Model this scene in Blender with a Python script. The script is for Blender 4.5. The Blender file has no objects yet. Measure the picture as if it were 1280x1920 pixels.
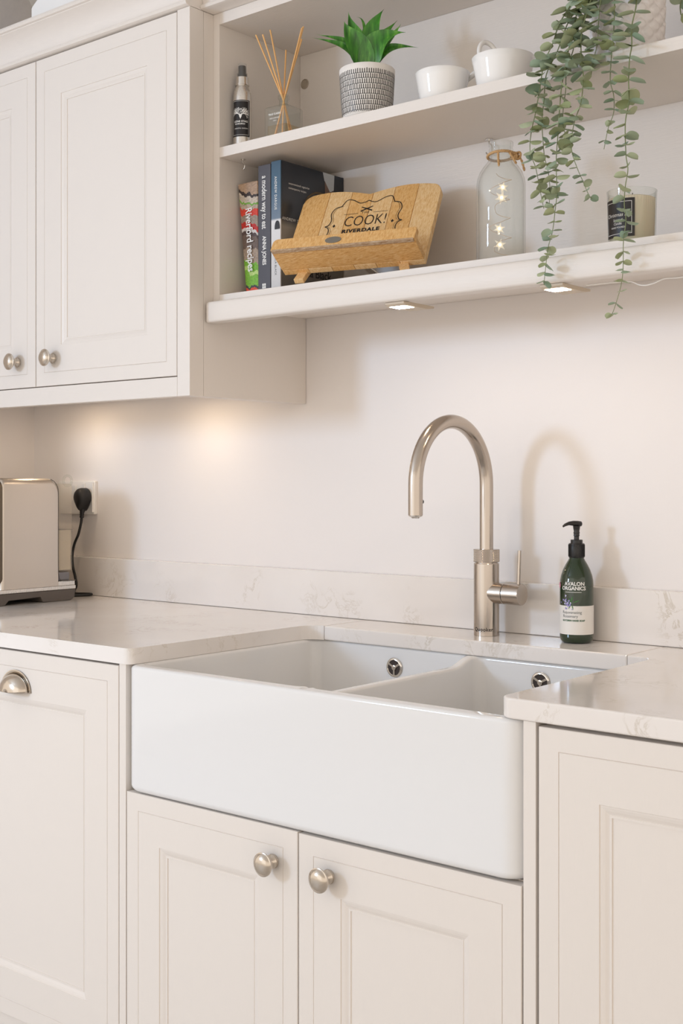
import bpy, bmesh, math, random
from mathutils import Vector, Matrix, noise
random.seed(7)
sc = bpy.context.scene
COL = sc.collection
PI = math.pi

# ------------------------------------------------------------------ camera
CAMP = Vector((0.0, -2.05, 1.201)); YAW = math.radians(39.618)
cam_d = bpy.data.cameras.new('camera'); cam = bpy.data.objects.new('camera', cam_d); COL.objects.link(cam)
cam.location = CAMP; cam.rotation_euler = (PI/2, 0, YAW)
cam_d.sensor_fit = 'HORIZONTAL'; cam_d.sensor_width = 24.0
cam_d.lens = 2331.5/1280*24.0; cam_d.shift_y = -0.0427; cam_d.clip_start = 0.02
sc.camera = cam
CR = Vector((math.cos(YAW), math.sin(YAW), 0)); CF = Vector((-math.sin(YAW), math.cos(YAW), 0))

# ------------------------------------------------------------------ world, lights, exposure
w = bpy.data.worlds.new('world'); sc.world = w; w.use_nodes = True
bg = w.node_tree.nodes['Background']; bg.inputs[0].default_value = (1.0, 0.895, 0.785, 1); bg.inputs[1].default_value = 1.27
def area(name, loc, target, size, power, color, size_y=None, spread=None):
    l = bpy.data.lights.new(name, 'AREA'); l.energy = power; l.color = color
    l.shape = 'RECTANGLE'; l.size = size; l.size_y = size_y or size
    if spread: l.spread = spread
    o = bpy.data.objects.new(name, l); COL.objects.link(o); o.location = loc
    o.rotation_euler = (Vector(target)-Vector(loc)).to_track_quat('-Z', 'Y').to_euler()
    return o
area('window_light', (-3.2, -3.5, 1.78), (-1.3, 0, 1.15), 0.42, 37, (0.50, 0.71, 1.0), 0.55)
area('room_light', (-1.7, -4.3, 1.5), (-1.2, 0, 0.9), 2.6, 7, (0.8, 0.92, 1.0), 2.0)
sc.view_settings.view_transform = 'Standard'; sc.view_settings.look = 'None'
sc.view_settings.gamma = 1.0; sc.view_settings.use_curve_mapping = False
sc.view_settings.exposure = 0.0
sc.cycles.use_denoising = True
sc.cycles.max_bounces = 10; sc.cycles.transparent_max_bounces = 24
sc.cycles.caustics_reflective = False; sc.cycles.caustics_refractive = False

# ------------------------------------------------------------------ materials
def srgb(r, g, b):
    f = lambda c: (c/255/12.92) if c/255 <= 0.04045 else ((c/255+0.055)/1.055)**2.4
    return (f(r), f(g), f(b), 1)
def mat(name, col, rough=0.5, metal=0.0, **kw):
    m = bpy.data.materials.new(name); m.use_nodes = True
    b = m.node_tree.nodes['Principled BSDF']
    b.inputs['Base Color'].default_value = col; b.inputs['Roughness'].default_value = rough
    b.inputs['Metallic'].default_value = metal
    for k, v in kw.items(): b.inputs[k.replace('_', ' ')].default_value = v
    return m
def N(m, t, **kw):
    n = m.node_tree.nodes.new(t)
    for k, v in kw.items():
        if k in n.inputs.keys(): n.inputs[k].default_value = v
        else: setattr(n, k, v)
    return n
def L(m, a, b): m.node_tree.links.new(a, b)
def coords(m, scale, kind='Object'):
    tc = N(m, 'ShaderNodeTexCoord'); mp = N(m, 'ShaderNodeMapping'); mp.inputs['Scale'].default_value = scale
    L(m, tc.outputs[kind], mp.inputs[0]); return mp.outputs[0]
def bump(m, height, strength, dist=0.001):
    b = N(m, 'ShaderNodeBump'); b.inputs['Strength'].default_value = strength; b.inputs['Distance'].default_value = dist
    L(m, height, b.inputs['Height']); L(m, b.outputs[0], m.node_tree.nodes['Principled BSDF'].inputs['Normal'])
def noise_tex(m, vec, scale, detail=4, rough=0.5, dist=0.0):
    n = N(m, 'ShaderNodeTexNoise'); n.inputs['Scale'].default_value = scale; n.inputs['Detail'].default_value = detail
    n.inputs['Roughness'].default_value = rough; n.inputs['Distortion'].default_value = dist
    L(m, vec, n.inputs['Vector']); return n.outputs['Fac']
def ramp(m, fac, stops, interp='LINEAR'):
    r = N(m, 'ShaderNodeValToRGB'); r.color_ramp.interpolation = interp
    e = r.color_ramp.elements
    while len(e) < len(stops): e.new(0.5)
    for i, (p, c) in enumerate(stops): e[i].position = p; e[i].color = c
    L(m, fac, r.inputs[0]); return r.outputs[0]
def paint(name, col, axis, rough=0.42, strength=0.35):
    m = mat(name, col, rough)
    sc_ = {'z': (55, 55, 3), 'x': (3, 55, 55)}[axis]
    bump(m, noise_tex(m, coords(m, sc_), 9, 5, 0.6), strength, 0.0006)
    return m
M = {}
CAB = srgb(229, 221, 213)
M['cab_v'] = paint('cabinet_paint_vertical_grain', CAB, 'z')
M['cab_h'] = paint('cabinet_paint_horizontal_grain', CAB, 'x', strength=0.5)
M['cab_dark'] = mat('cabinet_inside', srgb(120, 105, 88), 0.7)
M['wall'] = mat('wall_paint', srgb(235, 229, 225), 0.42); bump(M['wall'], noise_tex(M['wall'], coords(M['wall'], (1, 1, 1)), 9, 6, 0.6), 0.25, 0.004)
M['wall_beige'] = mat('wall_beige', srgb(214, 201, 184), 0.6)
M['ceiling'] = mat('ceiling_white', srgb(240, 238, 235), 0.8)
M['floor'] = mat('floor_tile', srgb(205, 200, 194), 0.5)
# quartz
q = mat('quartz', srgb(228, 221, 215), 0.09); M['quartz'] = q
v = coords(q, (1, 1, 1)); n1 = noise_tex(q, v, 22, 8, 0.66, 1.0)
veins = ramp(q, n1, [(0.468, (0, 0, 0, 1)), (0.5, (1, 1, 1, 1)), (0.532, (0, 0, 0, 1))])
n2 = noise_tex(q, v, 9, 3); mask = ramp(q, n2, [(0.52, (0, 0, 0, 1)), (0.68, (1, 1, 1, 1))])
mul = N(q, 'ShaderNodeMath', operation='MULTIPLY'); L(q, veins, mul.inputs[0]); L(q, mask, mul.inputs[1])
n3 = noise_tex(q, v, 3, 5); base = ramp(q, n3, [(0.35, srgb(230, 223, 217)), (0.65, srgb(237, 232, 228))])
mx = N(q, 'ShaderNodeMixRGB'); L(q, base, mx.inputs[1]); mx.inputs[2].default_value = srgb(206, 196, 183); L(q, mul.outputs[0], mx.inputs[0])
L(q, mx.outputs[0], q.node_tree.nodes['Principled BSDF'].inputs['Base Color'])
M['ceramic'] = mat('white_ceramic', srgb(230, 229, 228), 0.07, Specular_IOR_Level=0.55)
M['china'] = mat('white_china', srgb(245, 243, 240), 0.07)
def brushed(name, col, rough, scale, bs=0.02):
    m = mat(name, col, rough, 1.0)
    f = noise_tex(m, coords(m, scale), 12, 3)
    r = ramp(m, f, [(0.3, (rough-.03,)*3+(1,)), (0.7, (rough+.05,)*3+(1,))]); L(m, r, m.node_tree.nodes['Principled BSDF'].inputs['Roughness'])
    bump(m, f, bs, 0.0002); return m
M['steel'] = brushed('brushed_steel', srgb(192, 182, 172), 0.2, (90, 90, 3))
M['steel_x'] = brushed('brushed_steel_wrap', srgb(205, 196, 186), 0.34, (4, 60, 60))
M['nickel'] = brushed('brushed_nickel', srgb(200, 190, 178), 0.18, (60, 60, 60))
M['chrome'] = mat('chrome', srgb(220, 216, 210), 0.08, 1.0)
M['alu'] = brushed('aluminium', srgb(222, 218, 212), 0.28, (50, 50, 4))
M['black'] = mat('black_plastic', srgb(24, 23, 24), 0.25)
M['black_matt'] = mat('black_rubber', srgb(22, 20, 20), 0.45)
M['darkhole'] = mat('overflow_dark', srgb(50, 36, 26), 0.6)  # shade inside the overflow openings, put into the colour
M['white_pl'] = mat('white_plastic', srgb(236, 232, 226), 0.3)
M['grey_base'] = mat('grey_plastic', srgb(92, 84, 78), 0.4)
M['cap_grey'] = mat('cap_metal', srgb(178, 166, 150), 0.35, 0.5)
M['bar'] = mat('light_bar_cream', srgb(205, 190, 170), 0.5)
M['fascia'] = brushed('fascia_metal', srgb(112, 102, 90), 0.42, (30, 30, 30))
M['grey_blue'] = mat('grey_insert', srgb(120, 118, 122), 0.4)
def glassy(name, tint, refl=1.0, haze=0.0, hazecol=(0.9, 0.9, 0.88, 1), edge=0.62):
    m = bpy.data.materials.new(name); m.use_nodes = True; nt = m.node_tree; nt.nodes.clear()
    out = nt.nodes.new('ShaderNodeOutputMaterial'); tr = nt.nodes.new('ShaderNodeBsdfTransparent'); tr.inputs[0].default_value = tint
    gl = nt.nodes.new('ShaderNodeBsdfGlossy'); gl.inputs['Roughness'].default_value = 0.03
    lf = nt.nodes.new('ShaderNodeLayerWeight'); lf.inputs['Blend'].default_value = 0.28
    pw = nt.nodes.new('ShaderNodeMath'); pw.operation = 'POWER'; L(m, lf.outputs['Facing'], pw.inputs[0]); pw.inputs[1].default_value = 2.6
    mc = nt.nodes.new('ShaderNodeMixRGB'); mc.inputs[1].default_value = tint; mc.inputs[2].default_value = (tint[0]*edge, tint[1]*edge, tint[2]*edge*0.97, 1); L(m, pw.outputs[0], mc.inputs[0]); L(m, mc.outputs[0], tr.inputs[0])
    lw = nt.nodes.new('ShaderNodeFresnel'); lw.inputs['IOR'].default_value = 1.5
    ge = nt.nodes.new('ShaderNodeNewGeometry'); fm_ = nt.nodes.new('ShaderNodeMath'); fm_.operation = 'SUBTRACT'; fm_.inputs[0].default_value = 1.0; L(m, ge.outputs['Backfacing'], fm_.inputs[1])
    fx_ = nt.nodes.new('ShaderNodeMath'); fx_.operation = 'MULTIPLY'; L(m, lw.outputs[0], fx_.inputs[0]); L(m, fm_.outputs[0], fx_.inputs[1])
    mi = nt.nodes.new('ShaderNodeMixShader'); L(m, fx_.outputs[0], mi.inputs[0]); L(m, tr.outputs[0], mi.inputs[1]); L(m, gl.outputs[0], mi.inputs[2])
    last = mi.outputs[0]
    if haze:
        df = nt.nodes.new('ShaderNodeBsdfDiffuse'); df.inputs[0].default_value = hazecol
        m2 = nt.nodes.new('ShaderNodeMixShader'); m2.inputs[0].default_value = haze
        L(m, last, m2.inputs[1]); L(m, df.outputs[0], m2.inputs[2]); last = m2.outputs[0]
    L(m, last, out.inputs[0]); return m
M['glass'] = glassy('clear_glass', (0.955, 0.965, 0.955, 1))
M['glass_haze'] = glassy('hazy_glass', (0.97, 0.97, 0.96, 1), haze=0.13, hazecol=(0.94, 0.94, 0.93, 1))
M['tank'] = glassy('clear_plastic_tank', (0.96, 0.94, 0.9, 1), haze=0.10, hazecol=(0.95, 0.88, 0.78, 1))
M['cap_clear'] = glassy('clear_cap', (0.93, 0.93, 0.93, 1), haze=0.08)
M['water'] = glassy('milky_water', (0.95, 0.9, 0.82, 1), haze=0.35, hazecol=(0.9, 0.82, 0.68, 1))
M['oil'] = glassy('scented_oil', (0.97, 0.88, 0.70, 1))
M['green_glass'] = mat('green_bottle', srgb(16, 46, 12), 0.07, Transmission_Weight=0.25, Coat_Weight=0.6)
M['label_w'] = mat('label_white', srgb(232, 228, 222), 0.4)
M['label_k'] = mat('label_black', srgb(26, 22, 24), 0.35)
M['ink_w'] = mat('ink_white', srgb(236, 234, 230), 0.5)
M['ink_k'] = mat('ink_black', srgb(28, 22, 18), 0.6)
M['ink_g'] = mat('ink_green', srgb(70, 105, 80), 0.6)
M['ink_grey'] = mat('ink_grey', srgb(110, 115, 118), 0.6)
M['lilac'] = mat('flower_lilac', srgb(150, 140, 200), 0.6)
M['lilac2'] = mat('flower_pale', srgb(205, 200, 232), 0.6)
M['leafprint'] = mat('leaf_print', srgb(70, 120, 60), 0.6)
M['pink'] = mat('seal_pink', srgb(200, 130, 150), 0.6)
M['wax'] = mat('candle_wax', srgb(226, 213, 190), 0.5, Subsurface_Weight=0.15)
M['wick'] = mat('wick', srgb(90, 80, 66), 0.8)
def wood(name, c1, c2, c3, vec_scale, bumps=0.3):
    m = mat(name, c1, 0.5); v = coords(m, vec_scale); f = noise_tex(m, v, 6, 8, 0.65, 0.6)
    r = ramp(m, f, [(0.3, c2), (0.5, c1), (0.72, c3)]); L(m, r, m.node_tree.nodes['Principled BSDF'].inputs['Base Color'])
    bump(m, f, bumps, 0.0006); return m
M['oak'] = wood('oak_board', srgb(222, 174, 108), srgb(196, 138, 72), srgb(234, 200, 146), (70, 30, 12))
M['oak_b'] = wood('oak_board_pale', srgb(230, 192, 136), srgb(208, 158, 98), srgb(240, 214, 172), (80, 30, 10))
M['oak_c'] = wood('oak_ledge', srgb(216, 168, 104), srgb(188, 132, 70), srgb(230, 198, 148), (10, 60, 90))
M['oak_edge'] = wood('oak_worn_edge', srgb(180, 150, 118), srgb(140, 104, 74), srgb(206, 190, 168), (14, 60, 60))
M['reed'] = mat('reed', srgb(236, 184, 120), 0.6)
M['soil'] = mat('moss', srgb(50, 62, 30), 0.9)
# succulent green
g = mat('succulent_leaf', srgb(44, 110, 30), 0.28, Coat_Weight=0.2); M['agave'] = g
f = noise_tex(g, coords(g, (30, 30, 6)), 4, 4); r = ramp(g, f, [(0.3, srgb(34, 92, 22)), (0.55, srgb(66, 140, 38)), (0.8, srgb(134, 186, 76))]); L(g, r, g.node_tree.nodes['Principled BSDF'].inputs['Base Color'])
# eucalyptus
e = mat('eucalyptus_leaf', srgb(128, 150, 124), 0.55); M['euc'] = e
oi = N(e, 'ShaderNodeObjectInfo'); r1 = ramp(e, oi.outputs['Random'], [(0.0, srgb(134, 156, 132)), (0.4, srgb(164, 178, 152)), (0.7, srgb(182, 190, 154)), (1.0, srgb(150, 160, 114))])
L(e, r1, e.node_tree.nodes['Principled BSDF'].inputs['Base Color'])
M['euc_rim'] = mat('eucalyptus_leaf_rim', srgb(176, 178, 148), 0.6)
M['stem'] = mat('eucalyptus_stem', srgb(128, 138, 98), 0.6)
M['pot_w'] = mat('pot_white_matt', srgb(236, 231, 225), 0.7)
M['pot_grey'] = mat('pot_textured', srgb(236, 231, 229), 0.4)
M['rope'] = wood('jute_rope', srgb(206, 164, 112), srgb(160, 112, 66), srgb(232, 204, 160), (120, 120, 120), 0.6)
M['rope2'] = M['rope']
M['paper'] = mat('book_pages', srgb(226, 216, 196), 0.8)
M['bk_grey'] = mat('book_charcoal', srgb(78, 76, 82), 0.45)
b3 = mat('book_spine_blue', srgb(84, 110, 132), 0.35); M['bk_blue'] = b3
tc = N(b3, 'ShaderNodeTexCoord'); sx = N(b3, 'ShaderNodeSeparateXYZ'); L(b3, tc.outputs['Generated'], sx.inputs[0])
r = ramp(b3, sx.outputs['Z'], [(0.0, srgb(205, 203, 202)), (0.5, srgb(222, 220, 220)), (0.545, srgb(224, 222, 222)), (0.56, srgb(108, 124, 142)), (0.8, srgb(66, 98, 122)), (1.0, srgb(58, 88, 110))])
L(b3, r, b3.node_tree.nodes['Principled BSDF'].inputs['Base Color'])
b4 = mat('book_cover_dark', srgb(42, 46, 54), 0.25); M['bk_cover'] = b4
tc = N(b4, 'ShaderNodeTexCoord'); sx = N(b4, 'ShaderNodeSeparateXYZ'); L(b4, tc.outputs['Generated'], sx.inputs[0])
r = ramp(b4, sx.outputs['Z'], [(0.0, srgb(112, 108, 104)), (0.18, srgb(140, 134, 126)), (0.5, srgb(150, 142, 132)), (0.56, srgb(62, 64, 70)), (1.0, srgb(40, 46, 56))])
L(b4, r, b4.node_tree.nodes['Principled BSDF'].inputs['Base Color'])
b5 = mat('book_spine_vegetables', srgb(150, 120, 90), 0.4); M['bk_red'] = b5
tc = N(b5, 'ShaderNodeTexCoord'); nz = N(b5, 'ShaderNodeTexNoise'); nz.inputs['Scale'].default_value = 3.0; nz.inputs['Detail'].default_value = 2
L(b5, tc.outputs['Generated'], nz.inputs['Vector']); sx = N(b5, 'ShaderNodeSeparateXYZ'); L(b5, tc.outputs['Generated'], sx.inputs[0])
ma = N(b5, 'ShaderNodeMath', operation='MULTIPLY_ADD'); L(b5, nz.outputs['Fac'], ma.inputs[0]); ma.inputs[1].default_value = 0.16; L(b5, sx.outputs['Z'], ma.inputs[2])
sb = N(b5, 'ShaderNodeMath', operation='SUBTRACT'); L(b5, ma.outputs[0], sb.inputs[0]); sb.inputs[1].default_value = 0.08
mad = N(b5, 'ShaderNodeMath', operation='MULTIPLY_ADD'); L(b5, sx.outputs['X'], mad.inputs[0]); mad.inputs[1].default_value = 0.06; L(b5, sb.outputs[0], mad.inputs[2])
r = ramp(b5, mad.outputs[0], [(0.0, srgb(222, 78, 50)), (0.11, srgb(60, 62, 60)), (0.135, srgb(120, 178, 50)), (0.24, srgb(180, 208, 120)), (0.27, srgb(116, 172, 48)), (0.33, srgb(160, 140, 122)),
      (0.44, srgb(106, 88, 78)), (0.54, srgb(78, 62, 60)), (0.575, srgb(206, 200, 196)), (0.61, srgb(186, 44, 36)), (0.67, srgb(150, 134, 120)), (0.735, srgb(206, 60, 40)),
      (0.80, srgb(176, 160, 140)), (0.845, srgb(110, 160, 60)), (0.865, srgb(190, 176, 160)), (0.925, srgb(56, 44, 42)), (0.95, srgb(168, 140, 116))], 'CONSTANT')
fi = noise_tex(b5, coords(b5, (40, 40, 140)), 5, 4)
mm = N(b5, 'ShaderNodeMixRGB', blend_type='OVERLAY'); mm.inputs[0].default_value = 0.45; L(b5, r, mm.inputs[1]); gr = ramp(b5, fi, [(0.35, (0.25, 0.25, 0.25, 1)), (0.65, (0.8, 0.8, 0.8, 1))]); L(b5, gr, mm.inputs[2])
L(b5, mm.outputs[0], b5.node_tree.nodes['Principled BSDF'].inputs['Base Color'])
M['skin'] = mat('cover_arm', srgb(120, 96, 84), 0.4)
M['sleeve'] = mat('cover_sleeve', srgb(196, 202, 208), 0.4)
M['pan'] = mat('cover_pan', srgb(96, 76, 44), 0.4)
M['badge'] = mat('pewter_badge', srgb(140, 136, 128), 0.4, 0.8)
def emit(name, col, s):
    m = bpy.data.materials.new(name); m.use_nodes = True; b = m.node_tree.nodes['Principled BSDF']
    b.inputs['Base Color'].default_value = col; b.inputs['Emission Color'].default_value = col; b.inputs['Emission Strength'].default_value = s; return m
M['led'] = emit('led_lens', (1, 0.78, 0.55, 1), 105.0)
M['star'] = emit('star_shade', (1.0, 0.92, 0.78, 1), 0.16)  # soft glow around the fairy bulbs, made as a faintly emitting surface
M['fairy'] = emit('fairy_light', (1.0, 0.78, 0.42, 1), 6.0)

# ------------------------------------------------------------------ helpers
def obj(name, bm, m, parent=None, smooth=None, bevel=None, seg=2):
    if smooth is not None:
        bm.normal_update(); thr = math.radians(smooth)
        for f in bm.faces: f.smooth = True
        for ed in bm.edges:
            ed.smooth = not (len(ed.link_faces) == 2 and ed.calc_face_angle(0) > thr)
    me = bpy.data.meshes.new(name); bm.to_mesh(me); bm.free()
    o = bpy.data.objects.new(name, me); COL.objects.link(o)
    if m is not None: me.materials.append(m)
    if bevel:
        b = o.modifiers.new('bevel', 'BEVEL'); b.width = bevel; b.segments = seg; b.limit_method = 'ANGLE'; b.angle_limit = math.radians(40)
        b.harden_normals = False
    if parent is not None:
        o.parent = parent
        if parent.type == 'EMPTY': o.matrix_parent_inverse = Matrix.Translation(-Vector(parent.location))
    return o
def thing(name, label, cat, loc, group=None):
    o = bpy.data.objects.new(name, None); COL.objects.link(o); o.empty_display_size = 0.03
    o.location = loc; o['label'] = label; o['category'] = cat
    if group: o['group'] = group
    return o
def tag(o, label, cat, group=None):
    o['label'] = label; o['category'] = cat
    if group: o['group'] = group
    return o
def struct(name, bm, m, **kw):
    o = obj(name, bm, m, **kw); o['kind'] = 'structure'; return o
def box(x0, x1, y0, y1, z0, z1, bm=None):
    bm = bm or bmesh.new()
    vs = [bm.verts.new(p) for p in ((x0,y0,z0),(x1,y0,z0),(x1,y1,z0),(x0,y1,z0),(x0,y0,z1),(x1,y0,z1),(x1,y1,z1),(x0,y1,z1))]
    for f in ((0,3,2,1),(4,5,6,7),(0,1,5,4),(1,2,6,5),(2,3,7,6),(3,0,4,7)): bm.faces.new([vs[i] for i in f])
    return bm
def loops(bm, rings, closed_ends=True, flip=False):
    """rings: list of equal-length point loops; skins them"""
    R = [[bm.verts.new(p) for p in r] for r in rings]; n = len(R[0])
    for a, b in zip(R, R[1:]):
        for i in range(n):
            j = (i+1) % n; q = [a[i], a[j], b[j], b[i]]
            bm.faces.new(q[::-1] if flip else q)
    if closed_ends:
        bm.faces.new(R[0] if flip else R[0][::-1]); bm.faces.new(R[-1][::-1] if flip else R[-1])
    return R
def lathe(c, prof, seg=48, bm=None, cap=True, axis='z'):
    """prof: (r, h) list from bottom up, around c"""
    bm = bm or bmesh.new(); c = Vector(c); rings = []
    for r, h in prof:
        r = max(r, 1e-5); ring = []
        for i in range(seg):
            a = 2*PI*i/seg; p = (r*math.cos(a), r*math.sin(a), h)
            if axis == '-y': p = (p[0], -h, p[1])
            if axis == 'x': p = (h, p[0], p[1])
            ring.append(c+Vector(p))
        rings.append(ring)
    loops(bm, rings, cap); bmesh.ops.recalc_face_normals(bm, faces=bm.faces); return bm
def tube(pts, rad, seg=12, bm=None, cap=True):
    bm = bm or bmesh.new(); pts = [Vector(p) for p in pts]; n = len(pts)
    if not hasattr(rad, '__len__'): rad = [rad]*n
    T = [(pts[min(i+1, n-1)]-pts[max(i-1, 0)]).normalized() for i in range(n)]
    ref = Vector((0, 0, 1)) if abs(T[0].z) < 0.9 else Vector((1, 0, 0))
    U = T[0].cross(ref).normalized(); rings = []
    for i in range(n):
        U = (U - T[i]*U.dot(T[i])).normalized(); V = T[i].cross(U)
        rings.append([pts[i]+(U*math.cos(2*PI*k/seg)+V*math.sin(2*PI*k/seg))*rad[i] for k in range(seg)])
    loops(bm, rings, cap); bmesh.ops.recalc_face_normals(bm, faces=bm.faces); return bm
def prism(poly, d0, d1, mapf, bm=None):
    bm = bm or bmesh.new()
    loops(bm, [[mapf(x, y, d0) for x, y in poly], [mapf(x, y, d1) for x, y in poly]])
    bmesh.ops.recalc_face_normals(bm, faces=bm.faces); return bm
def rrect(x0, x1, y0, y1, r, n=8):
    out = []
    for cx, cy, a0 in ((x1-r, y0+r, -PI/2), (x1-r, y1-r, 0), (x0+r, y1-r, PI/2), (x0+r, y0+r, PI)):
        for k in range(n+1):
            a = a0+PI/2*k/n; out.append((cx+r*math.cos(a), cy+r*math.sin(a)))
    return out
def spline(pts, k=8):
    P = [Vector(p) for p in pts]; P = [P[0]*2-P[1]]+P+[P[-1]*2-P[-2]]; out = []
    for i in range(1, len(P)-2):
        for j in range(k):
            t = j/k; a, b, c, d = P[i-1:i+3]
            out.append(0.5*((2*b)+(c-a)*t+(2*a-5*b+4*c-d)*t*t+(3*b-a-3*c+d)*t**3))
    out.append(P[-2]); return out
def text2d(s, size, bold=0.0, shear=0.0, space=1.0, width=None):
    cu = bpy.data.curves.new('t', 'FONT'); cu.body = s; cu.size = size; cu.offset = bold; cu.shear = shear; cu.space_character = space
    cu.align_x = 'CENTER'; cu.align_y = 'CENTER'; cu.resolution_u = 3
    o = bpy.data.objects.new('t', cu); COL.objects.link(o)
    dg = bpy.context.evaluated_depsgraph_get(); me = bpy.data.meshes.new_from_object(o.evaluated_get(dg))
    vs = [(v.co.x, v.co.y) for v in me.vertices]; fs = [tuple(p.vertices) for p in me.polygons]
    bpy.data.objects.remove(o); bpy.data.curves.remove(cu); bpy.data.meshes.remove(me)
    if width:
        xs = [a for a, b in vs]; k = width/(max(xs)-min(xs)); c = (max(xs)+min(xs))/2; vs = [((a-c)*k, b) for a, b in vs]
    return vs, fs
def decal2d(bm, vs, fs, mapf):
    V = [bm.verts.new(mapf(x, y)) for x, y in vs]
    for f in fs:
        try: bm.faces.new([V[i] for i in f])
        except ValueError: pass
    return bm
def write(name, items, mapf, m, parent):
    """items: (string, x, y, size[, bold, shear, space])"""
    bm = bmesh.new()
    for it in items:
        s, x, y, size = it[:4]; vs, fs = text2d(s, size, *it[4:])
        decal2d(bm, [(a+x, b+y) for a, b in vs], fs, mapf)
    return obj(name, bm, m, parent)
def cylmap(c, r, a0, squash=1):
    c = Vector(c)
    return lambda x, y, d=0: c+Vector(((r+d)*math.cos(a0+x/r), (r+d)*math.sin(a0+x/r), y))
def flatmap(o, ux, uy, nrm=None, off=0.0):
    o, ux, uy = Vector(o), Vector(ux), Vector(uy); nrm = Vector(nrm) if nrm else ux.cross(uy)
    return lambda x, y, d=0: o+ux*x+uy*y+nrm*(off+d)
def cylpatch(c, r, a0, x0, x1, y0, y1, d=0.0003, seg=24):
    bm = bmesh.new(); f = cylmap(c, r, a0); a = []; b = []
    rings = []
    for dd in (0, d):
        pass
    for i in range(seg+1):
        x = x0+(x1-x0)*i/seg; a.append(bm.verts.new(f(x, y0, d))); b.append(bm.verts.new(f(x, y1, d)))
    for i in range(seg): bm.faces.new((a[i], a[i+1], b[i+1], b[i]))
    for fc in bm.faces: fc.smooth = True
    return bm
def facing(p): return math.atan2(CAMP.y-p[1], CAMP.x-p[0])

# ------------------------------------------------------------------ the room
struct('wall_back', box(-2.95, 2.6, 0, 0.1, 0, 2.62), M['wall'])
struct('wall_left', box(-2.95, -2.77, -1.05, 0, 0, 2.62), M['wall'])
struct('floor', box(-4.6, 2.6, -4.6, 0.1, -0.05, 0), M['floor'])
struct('ceiling', box(-4.6, 2.6, -4.6, 0.1, 2.52, 2.62), M['ceiling'])
bm = bmesh.new()
prof = [(0.0, 2.46), (-0.006, 2.478), (-0.02, 2.499), (-0.042, 2.514), (-0.06, 2.52), (0.0, 2.52)]
loops(bm, [[(x, y, z) for y, z in prof] for x in (-2.77, 2.6)]); bmesh.ops.recalc_face_normals(bm, faces=bm.faces)
struct('trim_1', bm, M['ceiling'])

pl = [(-2.377, 2.226), (-2.377, 2.295), (-2.300, 2.345), (-2.300, 2.519), (2.58, 2.519), (2.58, 2.226)]
struct('trim_2', prism(pl, -0.30, -0.001, lambda x, y, d: Vector((x, d, y))), M['ceiling'], bevel=0.004)

# ------------------------------------------------------------------ cabinet doors
def door(x0, x1, z0, z1, yf, parent, thick=0.02, rec=0.088, hinge=None):
    """panelled door: routed border line, stepped moulding, recessed panel"""
    prof = [(0.0, thick), (0.0, 0.0008), (0.0008, 0.0), (0.0293, 0.0), (0.0300, 0.0012), (0.0307, 0.0),
            (rec, 0.0), (rec+0.0006, 0.0014), (rec+0.003, 0.0017), (rec+0.007, 0.0030), (rec+0.0105, 0.0047), (rec+0.012, 0.0052),
            (rec+0.0125, 0.0044), (rec+0.0155, 0.0044), (rec+0.016, 0.0062)]
    bm = bmesh.new()
    R = [[(x0+i, yf+d, z0+i), (x1-i, yf+d, z0+i), (x1-i, yf+d, z1-i), (x0+i, yf+d, z1-i)] for i, d in prof]
    loops(bm, R, False); bm.verts.ensure_lookup_table(); bm.faces.new([bm.verts[i] for i in (3, 2, 1, 0)])
    d = obj('door', bm, M['cab_v'], parent)
    i = prof[-1][0]-0.0005
    obj('panel', box(x0+i, x1-i, yf+0.0060, yf+0.012, z0+i, z1-i), M['cab_v'], d)
    return d
def knob(x, y, z, parent):
    prof = [(0.0105, 0), (0.0115, 0.0015), (0.0108, 0.003), (0.0112, 0.0045), (0.0095, 0.0065), (0.0068, 0.009), (0.006, 0.014), (0.0075, 0.018), (0.0125, 0.021),
            (0.0175, 0.0225), (0.0188, 0.0240), (0.0186, 0.0256), (0.0172, 0.0262), (0.0166, 0.0268), (0.0150, 0.0288), (0.0118, 0.0308), (0.007, 0.0322), (0.0, 0.0327)]
    return obj('knob', lathe((x, y, z), prof, 40, axis='-y'), M['nickel'], parent, smooth=40)

# wall cabinet
YW = -0.349
wc = thing('wall_cabinet', 'cream wall cabinet with two panelled doors left of the open shelves', 'cabinet', (-2.28, -0.17, 1.374))
obj('carcass', box(-2.766, -1.8335, YW+0.024, -0.002, 1.4138, 2.1438), M['cab_v'], wc)
obj('bottom_rail', box(-2.766, -1.8335, YW, YW+0.021, 1.3735, 1.4128), M['cab_h'], wc, bevel=0.001)
obj('end_stile', box(-1.833, -1.7972, YW, -0.3112, 1.3735, 2.1435), M['cab_v'], wc, bevel=0.0008)
obj('end_panel', box(-1.833, -1.7972, -0.3105, -0.001, 1.3742, 2.1435), M['cab_v'], wc, bevel=0.0005)
d = door(-2.2912, -1.8348, 1.4148, 2.1405, YW, wc); knob(-2.2295, YW, 1.4745, d)
d = door(-2.7500, -2.2938, 1.4148, 2.1405, YW, wc); knob(-2.3585, YW, 1.4735, d)
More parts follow.
